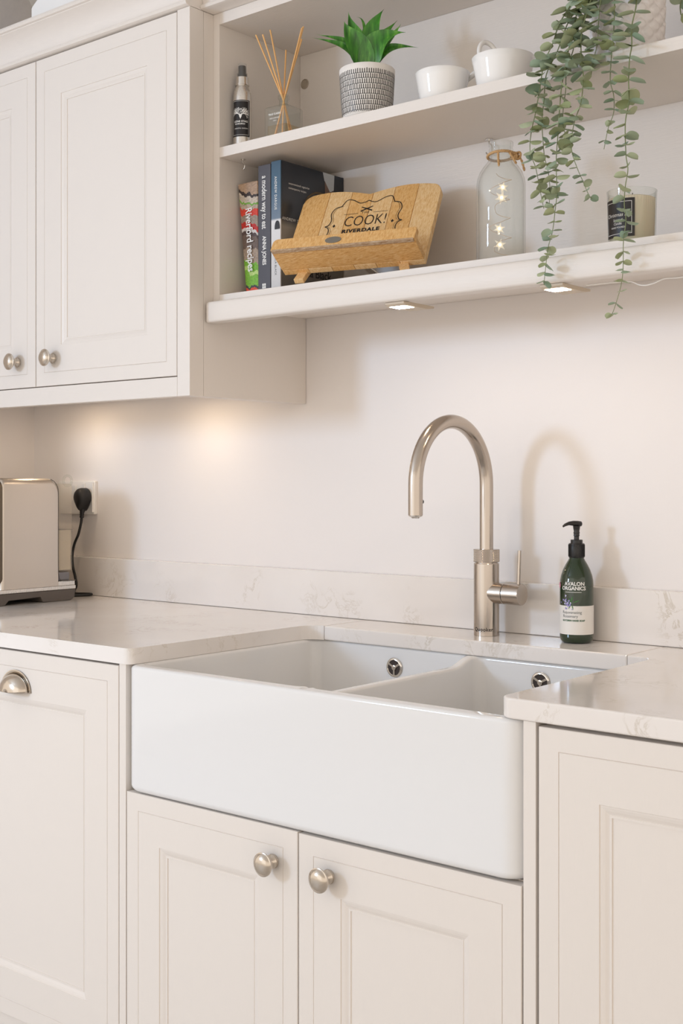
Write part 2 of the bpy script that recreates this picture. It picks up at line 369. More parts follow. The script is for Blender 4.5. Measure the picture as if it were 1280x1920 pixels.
# cornice over the cabinet
def cornice(name, x0, x1, y, z, label, prof):
    bm = bmesh.new(); pr = [(y+a, z+b) for a, b in prof]
    loops(bm, [[(x, yy, zz) for yy, zz in pr] for x in (x0, x1)]); bmesh.ops.recalc_face_normals(bm, faces=bm.faces)
    return tag(obj(name, bm, M['cab_h'], smooth=35), label, 'cornice')
cp = [(0.075, 0.0), (-0.004, 0.0), (-0.009, 0.002), (-0.0115, 0.006), (-0.009, 0.010), (-0.004, 0.012), (-0.004, 0.014), (-0.006, 0.026), (-0.012, 0.040), (-0.022, 0.052), (-0.034, 0.060),
      (-0.036, 0.061), (-0.036, 0.063), (-0.041, 0.064), (-0.044, 0.068), (-0.042, 0.073), (-0.036, 0.075), (0.075, 0.075)]
bmc = cornice('cornice', -2.766, -1.7972, YW, 2.1442, 'cream moulded cornice running along the top of the wall cabinet', cp)
cornice('cornice', -1.7968, 0.40, -0.3100, 2.1442, 'cream moulded cornice above the open shelves', cp)

# open shelf unit
XS, XE, YS = -1.7970, 0.38, -0.284
su = thing('shelf_unit', 'cream open wall shelves with two shelf boards and a deep front lip', 'shelves', (-0.9, -0.14, 1.52))
obj('side_panel', box(XS, -1.780, YS, -0.001, 1.5605, 2.1435), M['cab_v'], su, bevel=0.0005)
obj('side_panel', box(XE-0.018, XE, YS, -0.001, 1.5605, 2.1435), M['cab_v'], su)
obj('back_panel', box(-1.7795, XE-0.0185, -0.04, -0.001, 1.5605, 2.1205), M['cab_h'], su)
obj('top_board', box(-1.7795, XE-0.0185, YS, -0.001, 2.1208, 2.1435), M['cab_h'], su)
obj('shelf', box(-1.7797, XE-0.0183, YS, -0.0405, 1.8537, 1.8741), M['cab_h'], su, bevel=0.0006)
obj('shelf', box(-1.7797, XE-0.0183, YS, -0.0405, 1.5560, 1.5785), M['cab_h'], su, bevel=0.0006)
poly = rrect(-1.794, 0.40, -0.313, YS-0.0002, 0.011, 6)
bm = bmesh.new(); R = []
for z, ins in ((1.5205, 0.004), (1.5215, 0.0015), (1.5245, 0.0), (1.5562, 0.0), (1.5595, 0.001), (1.5612, 0.003), (1.5620, 0.006)):
    pl = rrect(-1.794+ins, 0.40, -0.313+ins, YS-0.0002, max(0.011-ins, 0.003), 6); R.append([(x, y, z) for x, y in pl])
loops(bm, R); bmesh.ops.recalc_face_normals(bm, faces=bm.faces)
obj('front_lip', bm, M['cab_h'], su, smooth=50)
obj('light_rail', box(-1.794, XE, YS, -0.262, 1.5250, 1.5558), M['cab_h'], su)
obj('hole_cap', lathe((-1.7660, -0.04, 2.0585), [(0.0108, 0.0), (0.0108, 0.0012), (0.0095, 0.0016), (0.009, 0.0006), (0, 0.0004)], 28, axis='-y'), M['cap_grey'], su, smooth=40)
def hook(x, y, z, s=1.0):
    bm = lathe((x, y, z-0.0012), [(0.006*s, 0), (0.006*s, 0.0011)], 20)
    pts = [(x, y, z-0.001)]+[(x, y, z-0.006*s)]
    for k in range(13):
        a = PI/2 - k*PI*1.35/12
        pts.append((x-0.007*s*math.cos(a)*-1*0.8, y, z-0.015*s+0.008*s*math.sin(a)))
    tube(spline(pts, 3), 0.0011*s, 8, bm)
    obj('cup_hook', bm, M['chrome'], su, smooth=50)
hook(-1.7520, -0.245, 1.8537, 0.9); hook(-1.290, -0.052, 1.8537, 1.3)

# under-shelf lights
def bar_light(x0, y0, zt, label, group, drop=0.012, spot=0.27):
    t = thing('cabinet_light', label, 'light', (x0+0.02, y0+0.05, zt-drop), group)
    bm = bmesh.new()
    prof = [(y0, zt-0.004), (y0, zt), (y0+0.092, zt), (y0+0.092, zt-drop*0.55), (y0+0.074, zt-drop), (y0+0.006, zt-drop)]
    loops(bm, [[(x, y, z) for y, z in prof] for x in (x0, x0+0.042)]); bmesh.ops.recalc_face_normals(bm, faces=bm.faces)
    obj('housing', bm, M['bar'], t, bevel=0.0008)
    obj('lens', box(x0+0.005, x0+0.037, y0+0.008, y0+0.036, zt-drop-0.0007, zt-drop+0.0004), M['led'], t)
    return t
bar_light(-1.3480, -0.301, 1.5203, 'slim lit bar light under the shelf lip, left of the trailing plant', 'lights under the shelf', 0.007)
bar_light(-1.0330, -0.301, 1.5203, 'slim lit bar light under the shelf lip, behind the trailing plant tips', 'lights under the shelf', 0.007)
bar_light(-2.52, -0.155, 1.4136, 'small lit bar light hidden under the wall cabinet, the left one', 'lights under the wall cabinet', 0.010, 0.34)
bar_light(-2.10, -0.155, 1.4136, 'small lit bar light hidden under the wall cabinet, the right one', 'lights under the wall cabinet', 0.010, 0.34)
pts = [(-0.97, -0.262, 1.518), (-0.93, -0.255, 1.5190), (-0.900, -0.25, 1.5185), (-0.885, -0.25, 1.512), (-0.872, -0.25, 1.5098), (-0.858, -0.25, 1.512), (-0.842, -0.25, 1.5168), (-0.82, -0.25, 1.5160), (-0.79, -0.252, 1.5172), (-0.70, -0.25, 1.519), (-0.5, -0.25, 1.519)]
tag(obj('light_cable', tube(spline(pts, 6), 0.0012, 8), M['white_pl'], smooth=60), 'thin white cable looping just below the shelf underside', 'cable')

# ------------------------------------------------------------------ base cabinets
YD = -0.629
def cuphandle(x, y, z, parent, w=0.046, h=0.040, p=0.026):
    bm = bmesh.new(); rings = []
    nA, nB = 24, 8       # half dome: a across, b out
    for j in range(nB+1):
        b = PI/2*j/nB; rr = math.cos(b)**0.8 if j < nB else 0.0; rings.append([(x+(w-0.006)*max(rr, 0.02)*math.cos(PI*i/nA), y-0.0015-(p-0.0015)*math.sin(b), z+(h-0.007)*max(rr, 0.02)*math.sin(PI*i/nA)) for i in range(nA+1)])
    V = [[bm.verts.new(q) for q in r] for r in rings]
    for a, b in zip(V, V[1:]):
        for i in range(nA): bm.faces.new((a[i], a[i+1], b[i+1], b[i]))
    # flange
    f0 = [bm.verts.new((x+w*math.cos(PI*i/nA), y-0.0005, z+h*math.sin(PI*i/nA))) for i in range(nA+1)]
    f1 = [bm.verts.new((x+w*math.cos(PI*i/nA), y-0.0028, z+h*math.sin(PI*i/nA))) for i in range(nA+1)]
    f2 = [bm.verts.new((x+(w-0.0055)*math.cos(PI*i/nA), y-0.0034, z+(h-0.0065)*math.sin(PI*i/nA))) for i in range(nA+1)]
    for a, b in ((f0, f1), (f1, f2)):
        for i in range(nA): bm.faces.new((a[i], a[i+1], b[i+1], b[i]))
    o = obj('cup_handle', bm, M['nickel'], parent, smooth=50)
    s = o.modifiers.new('solid', 'SOLIDIFY'); s.thickness = 0.0012
    return o
bc = thing('base_cabinet', 'cream base cabinet with cup handle left of the sink', 'cabinet', (-2.2, -0.33, 0))
obj('carcass', box(-2.766, -1.6805, YD+0.021, -0.002, 0.15, 0.884), M['cab_v'], bc)
obj('filler', box(-1.6790, -1.6615, YD+0.0005, YD+0.34, 0.15, 0.8865), M['cab_v'], bc, bevel=0.0006)
obj('plinth', box(-2.766, -1.665, -0.575, -0.55, 0.001, 0.15), M['cab_h'], bc)
d = door(-2.2785, -1.6805, 0.186, 0.8825, YD, bc); cuphandle(-1.9745, YD, 0.8075, d)
d = door(-2.766, -2.2805, 0.186, 0.8825, YD, bc)
rc = thing('base_cabinet', 'cream base cabinet right of the sink under the worktop corner', 'cabinet', (-0.2, -0.33, 0))
obj('carcass', box(-0.8405, 0.58, YD+0.021, -0.002, 0.15, 0.884), M['cab_v'], rc)
obj('filler', box(-0.8645, -0.8455, YD+0.0005, YD+0.34, 0.15, 0.8865), M['cab_v'], rc, bevel=0.0006)
obj('plinth', box(-0.86, 0.58, -0.575, -0.55, 0.001, 0.15), M['cab_h'], rc)
door(-0.8410, -0.244, 0.186, 0.8815, YD, rc); door(-0.242, 0.355, 0.186, 0.8815, YD, rc)
sk = thing('sink_cabinet', 'cream two-door cabinet with round knobs below the white sink', 'cabinet', (-1.2627, -0.33, 0))
obj('carcass', box(-1.6595, -0.8665, YD+0.021, -0.10, 0.15, 0.6680), M['cab_v'], sk)
obj('plinth', box(-1.6595, -0.8665, -0.575, -0.55, 0.001, 0.15), M['cab_h'], sk)
d = door(-1.6588, -1.2637, 0.186, 0.6675, YD, sk, rec=0.083); knob(-1.3135, YD, 0.6135, d)
d = door(-1.2612, -0.8670, 0.186, 0.6660, YD, sk, rec=0.083); knob(-1.2005, YD, 0.6120, d)

# ------------------------------------------------------------------ worktop
T, B = 0.915, 0.887
def arc(cx, cy, r, a0, a1, n=8): return [(cx+r*math.cos(math.radians(a0+(a1-a0)*k/n)), cy+r*math.sin(math.radians(a0+(a1-a0)*k/n))) for k in range(n+1)]
YC = -0.633; XL, XR = -1.648, -0.902; SL, SR = -1.6120, -0.9515; YB = -0.158
left = [(-2.768, -0.001), (-2.768, YC)]+arc(XL-0.016, YC+0.016, 0.016, -90, 0)+arc(XL+0.036, YB-0.036, 0.036, 180, 90)+[(SL-0.0003, YB), (SL-0.0003, -0.001)]
right = [(0.60, -0.001), (SR+0.0003, -0.001), (SR+0.0003, YB)]+arc(XR-0.036, YB-0.036, 0.036, 90, 0)+arc(XR+0.022, YC+0.022, 0.022, 180, 270)+[(0.60, YC)]
back = [(SL+0.0003, -0.001), (SL+0.0003, YB), (SR-0.0003, YB), (SR-0.0003, -0.001)]
wt = thing('worktop', 'pale veined quartz worktop in three slabs around the sink', 'worktop', (-1.28, -0.3, B))
for pl in (left, right, back):
    obj('slab', prism(pl, B, T, lambda x, y, d: Vector((x, y, d))), M['quartz'], wt, bevel=0.0028, seg=3)
up = thing('upstand', 'pale veined quartz upstand along the wall behind the worktop', 'backsplash', (-1.0, -0.01, T))
obj('strip', box(-2.768, 0.60, -0.02, -0.0005, T+0.0005, 1.0120), M['quartz'], up, bevel=0.0016)

# ------------------------------------------------------------------ sink
SX0, SX1, SY0, SY1, SZ0, SZ1 = -1.6600, -0.8660, -0.6335, -0.128, 0.6690, 0.8866
def dropf(v):
    x, y, z = v
    if abs(x+1.2605) < 0.026 and z > 0.80:
        f = max(0, min(1, (-0.162-y)/0.060)); f = f*f*(3-2*f); g2 = max(0, min(1, (y+0.6070)/0.022)); g2 = g2*g2*(3-2*g2); g2 *= max(0, min(1, (0.026-abs(x+1.2605))/0.010))
        k = 1-max(0, min(1, (SZ1-z)/0.09))
        return (x, y, z-0.0145*f*g2*k)
    return v
def dens(pl, step):
    out = []
    for i in range(len(pl)):
        a, b = pl[i], pl[(i+1) % len(pl)]; n = max(1, int(math.hypot(b[0]-a[0], b[1]-a[1])/step))
        for k in range(n): out.append((a[0]+(b[0]-a[0])*k/n, a[1]+(b[1]-a[1])*k/n))
    return out
def ringpl(x0, x1, y0, y1, r, ins, z, step=None):
    base = rrect(x0, x1, y0, y1, r, 10)
    if step: base = dens(base, step)
    cx, cy = (x0+x1)/2, (y0+y1)/2; hx, hy = (x1-x0)/2, (y1-y0)/2
    # inset by moving toward centre along each axis
    return [(cx+(x-cx)*(hx-ins)/hx, cy+(y-cy)*(hy-ins)/hy, z) for x, y in base]
bm = bmesh.new(); R = []
rt, rb = 0.0065, 0.012
for k in range(6):
    a = PI/2*k/5; R.append(ringpl(SX0, SX1, SY0, SY1, 0.030, rb*(1-math.sin(a)), SZ0+rb*(1-math.cos(a)), 0.01))
for k in range(6):
    a = PI/2*k/5; R.append(ringpl(SX0, SX1, SY0, SY1, 0.030, rt*(1-math.cos(a)), SZ1-rt+rt*math.sin(a), 0.01))
V = [[bm.verts.new(p) for p in r] for r in R]
for a, b in zip(V, V[1:]):
    for i in range(len(a)): j = (i+1) % len(a); bm.faces.new((a[i], a[j], b[j], b[i]))
bm.faces.new(V[0][::-1]); top_loops = [V[-1]]
basins = [(-1.6405, -1.2705), (-1.2505, -0.8865)]
for bx0, bx1 in basins:
    rr = []
    for k in range(6):
        a = PI/2*k/5; rr.append(ringpl(bx0-0.006, bx1+0.006, -0.6135, -0.146, 0.020, 0.006*math.sin(a), SZ1-0.006*(1-math.cos(a)), 0.01))
    for z in (0.875, 0.865, 0.85, 0.83, 0.79, 0.74): rr.append(ringpl(bx0-0.006, bx1+0.006, -0.6135, -0.146, 0.020, 0.006+(SZ1-z)*0.03, z, 0.01))
    for k in range(1, 6):
        a = PI/2*k/5; rr.append(ringpl(bx0-0.006, bx1+0.006, -0.6135, -0.146, 0.020, 0.010+0.03*(1-math.cos(a)), 0.725-0.03*math.sin(a), 0.01))
    W = [[bm.verts.new(dropf(p)) for p in r] for r in rr]
    for a, b in zip(W, W[1:]):
        for i in range(len(a)): j = (i+1) % len(a); bm.faces.new((a[j], a[i], b[i], b[j])[::-1])
    bm.faces.new(W[-1]); top_loops.append(W[0])
bm.edges.ensure_lookup_table(); es = []
for lp in top_loops:
    for i in range(len(lp)):
        e_ = bm.edges.get((lp[i], lp[(i+1) % len(lp)])); es.append(e_)
bmesh.ops.triangle_fill(bm, use_beauty=True, use_dissolve=False, edges=es)
bmesh.ops.recalc_face_normals(bm, faces=bm.faces)
sink = thing('sink', 'white ceramic double bowl farmhouse sink with deep plain front', 'sink', (-1.263, -0.38, SZ0))
bo = obj('basin', bm, M['ceramic'], sink, smooth=50); wn_ = bo.modifiers.new('weighted', 'WEIGHTED_NORMAL'); wn_.keep_sharp = True; wn_.weight = 90
for ox, oz in ((-1.4380, 0.8480), (-1.1180, 0.8520)):
    c = (ox, -0.1537, oz)
    ring = lathe(c, [(0.0185, -0.001), (0.0186, 0.0015), (0.0172, 0.003), (0.0152, 0.0034), (0.0142, 0.0024), (0.0142, -0.001)], 36, cap=False, axis='-y')
    for k in range(3):
        a = PI/2*3+2*PI*k/3
        f = flatmap(c, (1, 0, 0), (0, 0, 1)); ca, sa = math.cos(a), math.sin(a)
        sp = [(0, 0.0016), (0.015, 0.0022), (0.015, -0.0022), (0, -0.0016)]
        prism([(x*ca-y*sa, x*sa+y*ca) for x, y in sp], 0.0005, 0.0028, f, ring)
    lathe(c, [(0.0048, 0), (0.0048, 0.0036), (0.003, 0.0042), (0, 0.0042)], 20, ring, axis='-y')
    o = obj('overflow', ring, M['chrome'], sink, smooth=40)
    obj('hole', lathe(c, [(0.0145, 0.0004), (0.0145, 0.0014), (0, 0.0014)], 30, axis='-y'), M['darkhole'], o)  # solid dark disc in place of the shaded opening

# ------------------------------------------------------------------ tap
TX, TY = -1.280, -0.077
tp = thing('kitchen_tap', 'tall brushed steel gooseneck tap with knurled ring behind the sink', 'tap', (TX, TY, T))
obj('tap_body', lathe((TX, TY, T), [(0.0238, 0.0002), (0.0238, 0.1345), (0.0232, 0.1355), (0.0208, 0.1358), (0.0208, 0.1375)], 56), M['steel'], tp, smooth=30)
# knurled ring
bm = bmesh.new(); nu, nv = 480, 40; rings = []
for j in range(nv+1):
    rr = []
    for i in range(nu):
        a = 2*PI*i/nu; h = 0.1375+0.0240*j/nv
        k = abs(math.sin(a*30+j*PI/8))*abs(math.sin(a*30-j*PI/8))
        r_ = 0.0236+0.0011*(k if 0 < j < nv else -0.3)
        rr.append((TX+r_*math.cos(a), TY+r_*math.sin(a), T+h))
    rings.append(rr)
loops(bm, rings); obj('knurled_ring', bm, M['steel'], tp, smooth=20)
pts = [(TX, TY, T+0.1610), (TX, TY, T+0.20), (TX, TY, T+0.24), (TX, TY, T+0.2720)]
RA = 0.1125; cz = T+0.2820
for k in range(0, 33):
    a = PI*k/32; pts.append((TX, TY-RA+RA*math.cos(a), cz+RA*1.02*math.sin(a)))
YEND = TY-2*RA
for z in (cz-0.015, cz-0.03, T+0.2295): pts.append((TX, YEND, z))
rad = [0.0128]*len(pts); n_ = len(pts)
bm = tube(pts, rad, 32); obj('spout', bm, M['steel'], tp, smooth=40)
obj('nozzle', lathe((TX, YEND, T+0.2265), [(0.0065, -0.0022), (0.0085, 0.0), (0.0118, 0.0012), (0.0124, 0.0030)], 28), M['chrome'], tp, smooth=40)
obj('button', lathe((TX, YEND+0.0125, T+0.2530), [(0.0035, 0.0), (0.0035, -0.004), (0.0042, -0.0045), (0.0040, -0.0072), (0.0, -0.0080)], 18, axis='-y'), M['black'], tp, smooth=50)
vz = T+0.0800
obj('valve_body', lathe((TX, TY, vz), [(0.0195, 0.0), (0.0195, 0.0405), (0.0188, 0.0412)], 48, axis='x'), M['steel'], tp, smooth=30)
obj('valve_gap', lathe((TX+0.0412, TY, vz), [(0.0182, 0.0), (0.0182, 0.0014)], 40, axis='x'), M['black'], tp)
obj('valve_cap', lathe((TX+0.0426, TY, vz), [(0.0188, 0.0), (0.0196, 0.0006), (0.0196, 0.0345), (0.0190, 0.0352), (0.0, 0.0352)], 48, axis='x'), M['steel'], tp, smooth=30)
obj('lever', tube([(TX+0.0700, TY, vz+0.017), (TX+0.0708, TY, vz+0.04), (TX+0.0722, TY, vz+0.0815)], 0.0032, 16), M['steel'], tp, smooth=40)
fa = facing((TX, TY)); write('lettering', [('Quooker', -0.0065, 0.0125, 0.0098, 0.0002, 0, 1.05)], cylmap((TX, TY, T), 0.02395, fa), M['ink_k'], tp)

# ------------------------------------------------------------------ soap bottle
SB = (-1.0985, -0.0615, T); r0 = 0.0300
sp_ = thing('soap_bottle', 'green glass hand soap pump bottle with white label on the worktop', 'bottle', SB)
prof = [(0.022, 0.0005), (0.0265, 0.0015), (0.0293, 0.006), (r0, 0.012), (r0, 0.104), (0.0294, 0.112), (0.0275, 0.121), (0.0240, 0.131), (0.0195, 0.140), (0.0152, 0.147), (0.0132, 0.151), (0.0128, 0.156)]
obj('bottle', lathe(SB, prof, 56), M['green_glass'], sp_, smooth=50)
bm = lathe((SB[0], SB[1], T+0.152), [(0.0138, 0.0), (0.0142, 0.001), (0.0142, 0.0245), (0.0136, 0.0255), (0.0108, 0.0258), (0.0108, 0.0315), (0.0100, 0.0322), (0.0048, 0.0322)], 36)
for k in range(36):
    a = 2*PI*k/36; box(-0.0004, 0.0004, 0.0139, 0.0148, 0.002, 0.0235, bm)
    for v_ in bm.verts[-8:]: v_.co = Matrix.Translation((SB[0], SB[1], T+0.152)) @ Matrix.Rotation(a, 4, 'Z') @ v_.co
pump = obj('pump_collar', bm, M['black'], sp_, smooth=35)
hz = T+0.1842
obj('pump_stem', lathe((SB[0], SB[1], hz), [(0.0046, -0.002), (0.0046, 0.006), (0.0056, 0.007), (0.0050, 0.010), (0.0058, 0.012), (0.0050, 0.015), (0.0060, 0.020), (0.0066, 0.0245)], 20), M['black'], sp_, smooth=40)
dirn = (CR*-0.93+CF*-0.36).normalized(); nz_ = Vector((0, 0, 1)); side = dirn.cross(nz_)
bm = bmesh.new(); secs = []
for t, wdt, z0_, z1_ in ((-0.0085, 0.0055, 0.0235, 0.0330), (-0.002, 0.0080, 0.0230, 0.0338), (0.007, 0.0066, 0.0245, 0.0340), (0.016, 0.0046, 0.0258, 0.0325), (0.0240, 0.0034, 0.0238, 0.0292), (0.0275, 0.0028, 0.0222, 0.0262)):
    c = Vector((SB[0], SB[1], hz))+dirn*t
    secs.append([c+side*(wdt*math.cos(a))+nz_*((z0_+z1_)/2+(z1_-z0_)/2*math.sin(a)) for a in [2*PI*k/12 for k in range(12)]])
loops(bm, secs); bmesh.ops.recalc_face_normals(bm, faces=bm.faces); obj('pump_head', bm, M['black'], sp_, smooth=50)
fa = facing(SB)
obj('white_label', cylpatch(SB, r0, fa, -1.62*r0, 1.62*r0, 0.0165, 0.0675, 0.00025, 36), M['label_w'], sp_)
cm = cylmap(SB, r0+0.0006, fa-0.20)
write('brand_lettering', [('AVALON', 0.002, 0.1065, 0.0092, 0.00025, 0, 1.0), ('ORGANICS', 0.0, 0.0985, 0.0092, 0.00025, 0, 0.98)], cm, M['ink_w'], sp_)
bm = bmesh.new(); decal2d(bm, [(-0.0150+0.005*k, y) for y in (0.0915, 0.0922) for k in range(7)], [(k, k+1, k+8, k+7) for k in range(6)], cm); obj('underline', bm, M['ink_w'], sp_)
write('label_lettering', [('Rejuvenating', -0.003, 0.0560, 0.0072, 0, 0, 1.0), ('Rosemary', -0.006, 0.0490, 0.0072, 0, 0, 1.0)], cm, M['ink_grey'], sp_)
write('soap_lettering', [('GLYCERIN HAND SOAP', 0.0, 0.0415, 0.0040, 0.0002, 0, 1.0)], cm, M['ink_g'], sp_)
bm = bmesh.new(); random.seed(3)
for k in range(11):
    a = random.uniform(0.3, 5.0); l_ = random.uniform(0.008, 0.018)*(1.0 if -1.2 < a < 1.6 or a > 4.2 else 0.8); cx, cy = -0.003, 0.0725
    dx, dy = math.cos(a), math.sin(a); decal2d(bm, [(cx, cy-0.0006), (cx+dx*l_*.6-dy*0.0009, cy+dy*l_*.6+dx*0.0009), (cx+dx*l_, cy+dy*l_), (cx+dx*l_*.6+dy*0.0009, cy+dy*l_*.6-dx*0.0009)], [(0, 1, 2, 3)], cm)
obj('leaf_print', bm, M['leafprint'], sp_)
cm2 = cylmap(SB, r0+0.0008, fa-0.20)
for col, n_p in (('lilac', 16), ('lilac2', 8)):
    bm = bmesh.new()
    for k in range(n_p):
        cx, cy = random.gauss(-0.010, 0.0045), random.gauss(0.0735, 0.0050); s_ = random.uniform(0.0012, 0.0024); a = random.uniform(0, 6)
        decal2d(bm, [(cx+s_*math.cos(a+i*PI/3)*(1, .5)[i % 2], cy+s_*1.3*math.sin(a+i*PI/3)*(1, .5)[i % 2]) for i in range(6)], [tuple(range(6))], cm2 if col == 'lilac' else cylmap(SB, r0+0.0009, fa-0.20))
    obj('flower_print', bm, M[col], sp_)
bm = bmesh.new(); cx, cy = -0.0335, 0.1030; decal2d(bm, [(cx+0.0045*math.cos(i*PI/8), cy+0.0055*math.sin(i*PI/8)) for i in range(16)], [tuple(range(16))], cm); obj('seal_print', bm, M['pink'], sp_)

# ------------------------------------------------------------------ wall socket, plug, cable
so = thing('wall_socket', 'white double wall socket behind the coffee machine', 'socket', (-2.578, 0, 1.163))
bm = bmesh.new(); R = [[(x, y_, z) for x, z in rrect(-2.651+i, -2.505-i, 1.1205+i, 1.2065-i, 0.004, 4)] for i, y_ in ((0, -0.0008), (0, -0.0085), (0.0012, -0.0105), (0.003, -0.0112))]
loops(bm, R); bmesh.ops.recalc_face_normals(bm, faces=bm.faces); pl_ = obj('face_plate', bm, M['white_pl'], so, smooth=30)
obj('switch', box(-2.5865, -2.5770, -0.0145, -0.0105, 1.176, 1.196), M['white_pl'], so, bevel=0.001)
obj('switch', box(-2.5570+0.006, -2.5415+0.002, -0.0145, -0.0105, 1.186, 1.2), M['white_pl'], so, bevel=0.001)
obj('side_clip', box(-2.5120, -2.5075, -0.0150, -0.0105, 1.1260, 1.2020), M['white_pl'], so, bevel=0.001)
pg = thing('power_plug', 'black three-pin plug with cable pushed into the wall socket', 'plug', (-2.545, -0.03, 1.15))
bm = bmesh.new(); R = []
for y_, s_ in ((-0.0155, 0.94), (-0.018, 1.0), (-0.034, 1.0), (-0.042, 0.92), (-0.047, 0.74), (-0.049, 0.45)):
    ring = []
    for k in range(32):
        a = 2*PI*k/32; x_ = 0.0195*math.cos(a); z_ = 0.025*math.sin(a)
        if z_ < -0.002: x_ *= 1-0.62*((-z_-0.002)/0.023)**1.2; z_ *= 1.35
        ring.append((-2.529+x_*s_, y_, 1.163+z_*s_))
    R.append(ring)
loops(bm, R); bmesh.ops.recalc_face_normals(bm, faces=bm.faces); obj('plug_body', bm, M['black_matt'], pg, smooth=50)
bm = tube([(-2.529, -0.030, 1.134), (-2.529, -0.031, 1.124), (-2.530, -0.031, 1.112)], [0.0085, 0.0052, 0.0048], 16)
for k in range(3): lathe((-2.530, -0.031, 1.113+0.005*k), [(0.0046, 0), (0.0060, 0.0008), (0.0060, 0.0022), (0.0046, 0.003)], 16, bm)
obj('strain_relief', bm, M['black_matt'], pg, smooth=50)
pts = [(-2.536, -0.031, 1.114), (-2.537, -0.032, 1.095), (-2.545, -0.038, 1.068), (-2.556, -0.045, 1.045), (-2.562, -0.050, 1.020), (-2.560, -0.050, 0.99), (-2.555, -0.048, 0.962), (-2.549, -0.050, 0.938), (-2.540, -0.056, 0.924), (-2.520, -0.058, 0.9195), (-2.500, -0.054, 0.9192), (-2.489, -0.062, 0.9192), (-2.492, -0.080, 0.9190), (-2.505, -0.100, 0.9190), (-2.512, -0.118, 0.9190)]
pts = [(-2.530, -0.031, 1.114), (-2.532, -0.032, 1.098), (-2.540, -0.034, 1.070), (-2.553, -0.036, 1.045), (-2.559, -0.038, 1.018), (-2.558, -0.038, 0.990), (-2.548, -0.038, 0.962), (-2.543, -0.038, 0.940), (-2.548, -0.040, 0.927), (-2.541, -0.044, 0.9200), (-2.518, -0.034, 0.9193), (-2.500, -0.028, 0.9192), (-2.490, -0.033, 0.9191), (-2.489, -0.048, 0.9190), (-2.500, -0.078, 0.9190), (-2.514, -0.110, 0.9190)]
obj('cable', tube(spline(pts, 8), 0.0034, 12), M['black_matt'], pg, smooth=60)

# ------------------------------------------------------------------ coffee machine
cmx = thing('coffee_machine', 'brushed steel coffee machine with clear water tank at the worktop end', 'coffee machine', (-2.56, -0.24, T))
X0m, X1m = -2.70, -2.440
def ZX(pl, y0_, y1_, bm=None):   # profile in x,z
    bm = bm or bmesh.new(); loops(bm, [[(x, y0_, z) for x, z in pl], [(x, y1_, z) for x, z in pl]]); bmesh.ops.recalc_face_normals(bm, faces=bm.faces); return bm
# body: wrap section in x,z with rounded top shoulders; rear top corner rounded via stepped rings in y
bm = bmesh.new(); R = []
Y0m, Y1m = -0.335, -0.174
for y_, ins in [(Y0m, 0.010), (Y0m+0.001, 0.006), (Y0m+0.004, 0.002), (Y0m+0.009, 0.0), (Y1m-0.022, 0.0), (Y1m-0.0145, 0.002), (Y1m-0.008, 0.0065), (Y1m-0.003, 0.013), (Y1m-0.0006, 0.019), (Y1m, 0.028)]:
    top = 1.2120-ins*(1.0 if y_ > -0.25 else 0.8); xi = X1m-(ins*0.6 if y_ < -0.25 else 0)
    prof = [(X0m, 0.952), (xi, 0.952)]+[(xi-0.016+0.016*math.cos(PI/2*k/8), top-0.016+0.016*math.sin(PI/2*k/8)) for k in range(9)]+[(X0m, top)]
    R.append([(x, y_, z) for x, z in prof])
loops(bm, R); bmesh.ops.recalc_face_normals(bm, faces=bm.faces); obj('metal_body', bm, M['steel_x'], cmx, smooth=40)
# front fascia with warm rim
bm = bmesh.new(); loops(bm, [[(x, y_, z) for x, z in rrect(-2.695, X1m-0.0015-i, 0.960, 1.2085-i, 0.018, 6)] for y_, i in ((Y0m+0.004, 0), (Y0m-0.008, 0.001), (Y0m-0.012, 0.005))])
bmesh.ops.recalc_face_normals(bm, faces=bm.faces); obj('front_fascia', bm, M['fascia'], cmx, smooth=40)
obj('rear_seam', tube(spline([(X1m+0.0006, -0.1215, 0.9635), (X1m+0.0006, -0.150, 0.9640), (X1m+0.0004, -0.1665, 0.9660), (X1m+0.0004, -0.1722, 0.9760), (X1m, -0.1738, 1.00), (X1m, -0.1738, 1.10), (X1m, -0.1738, 1.175), (X1m-0.001, -0.1765, 1.193), (X1m-0.003, -0.183, 1.2035), (X1m-0.006, -0.192, 1.2095)], 6), 0.0009, 8), M['grey_base'], cmx)
band = [(X0m, 0.943), (X1m+0.001, 0.943), (X1m+0.001, 0.9515), (X0m, 0.9515)]
obj('base_band', ZX(band, Y0m-0.03, -0.122), M['alu'], cmx, bevel=0.001)
bm = bmesh.new()
yz = [(-0.375, 0.9425), (-0.375, 0.922), (-0.370, 0.9155), (-0.325, 0.9155), (-0.315, 0.926), (-0.225, 0.929), (-0.217, 0.9155), (-0.135, 0.9155), (-0.124, 0.923), (-0.121, 0.9425)]
loops(bm, [[(x, y, z) for y, z in yz] for x in (X0m, X1m-0.001)]); bmesh.ops.recalc_face_normals(bm, faces=bm.faces); obj('base', bm, M['grey_base'], cmx, bevel=0.0012)
obj('rear_block', box(X0m, X1m, -0.1735, -0.124, 0.9518, 0.9630), M['alu'], cmx, bevel=0.001)
obj('tank_seat', box(X0m+0.01, X1m-0.004, -0.1715, -0.136, 0.9632, 0.9850), M['grey_blue'], cmx, bevel=0.004)
bm = bmesh.new(); R = []
for z, i in ((0.9855, 0.003), (0.988, 0.0), (1.19, 0.0), (1.197, 0.002), (1.199, 0.006)):
    R.append([(x, y_, z) for x, y_ in rrect(X0m+0.012+i, X1m-0.003-i, -0.1715+i, -0.125-i*0.5, 0.010, 5)])
loops(bm, R); bmesh.ops.recalc_face_normals(bm, faces=bm.faces); tk = obj('water_tank', bm, M['tank'], cmx, smooth=40)
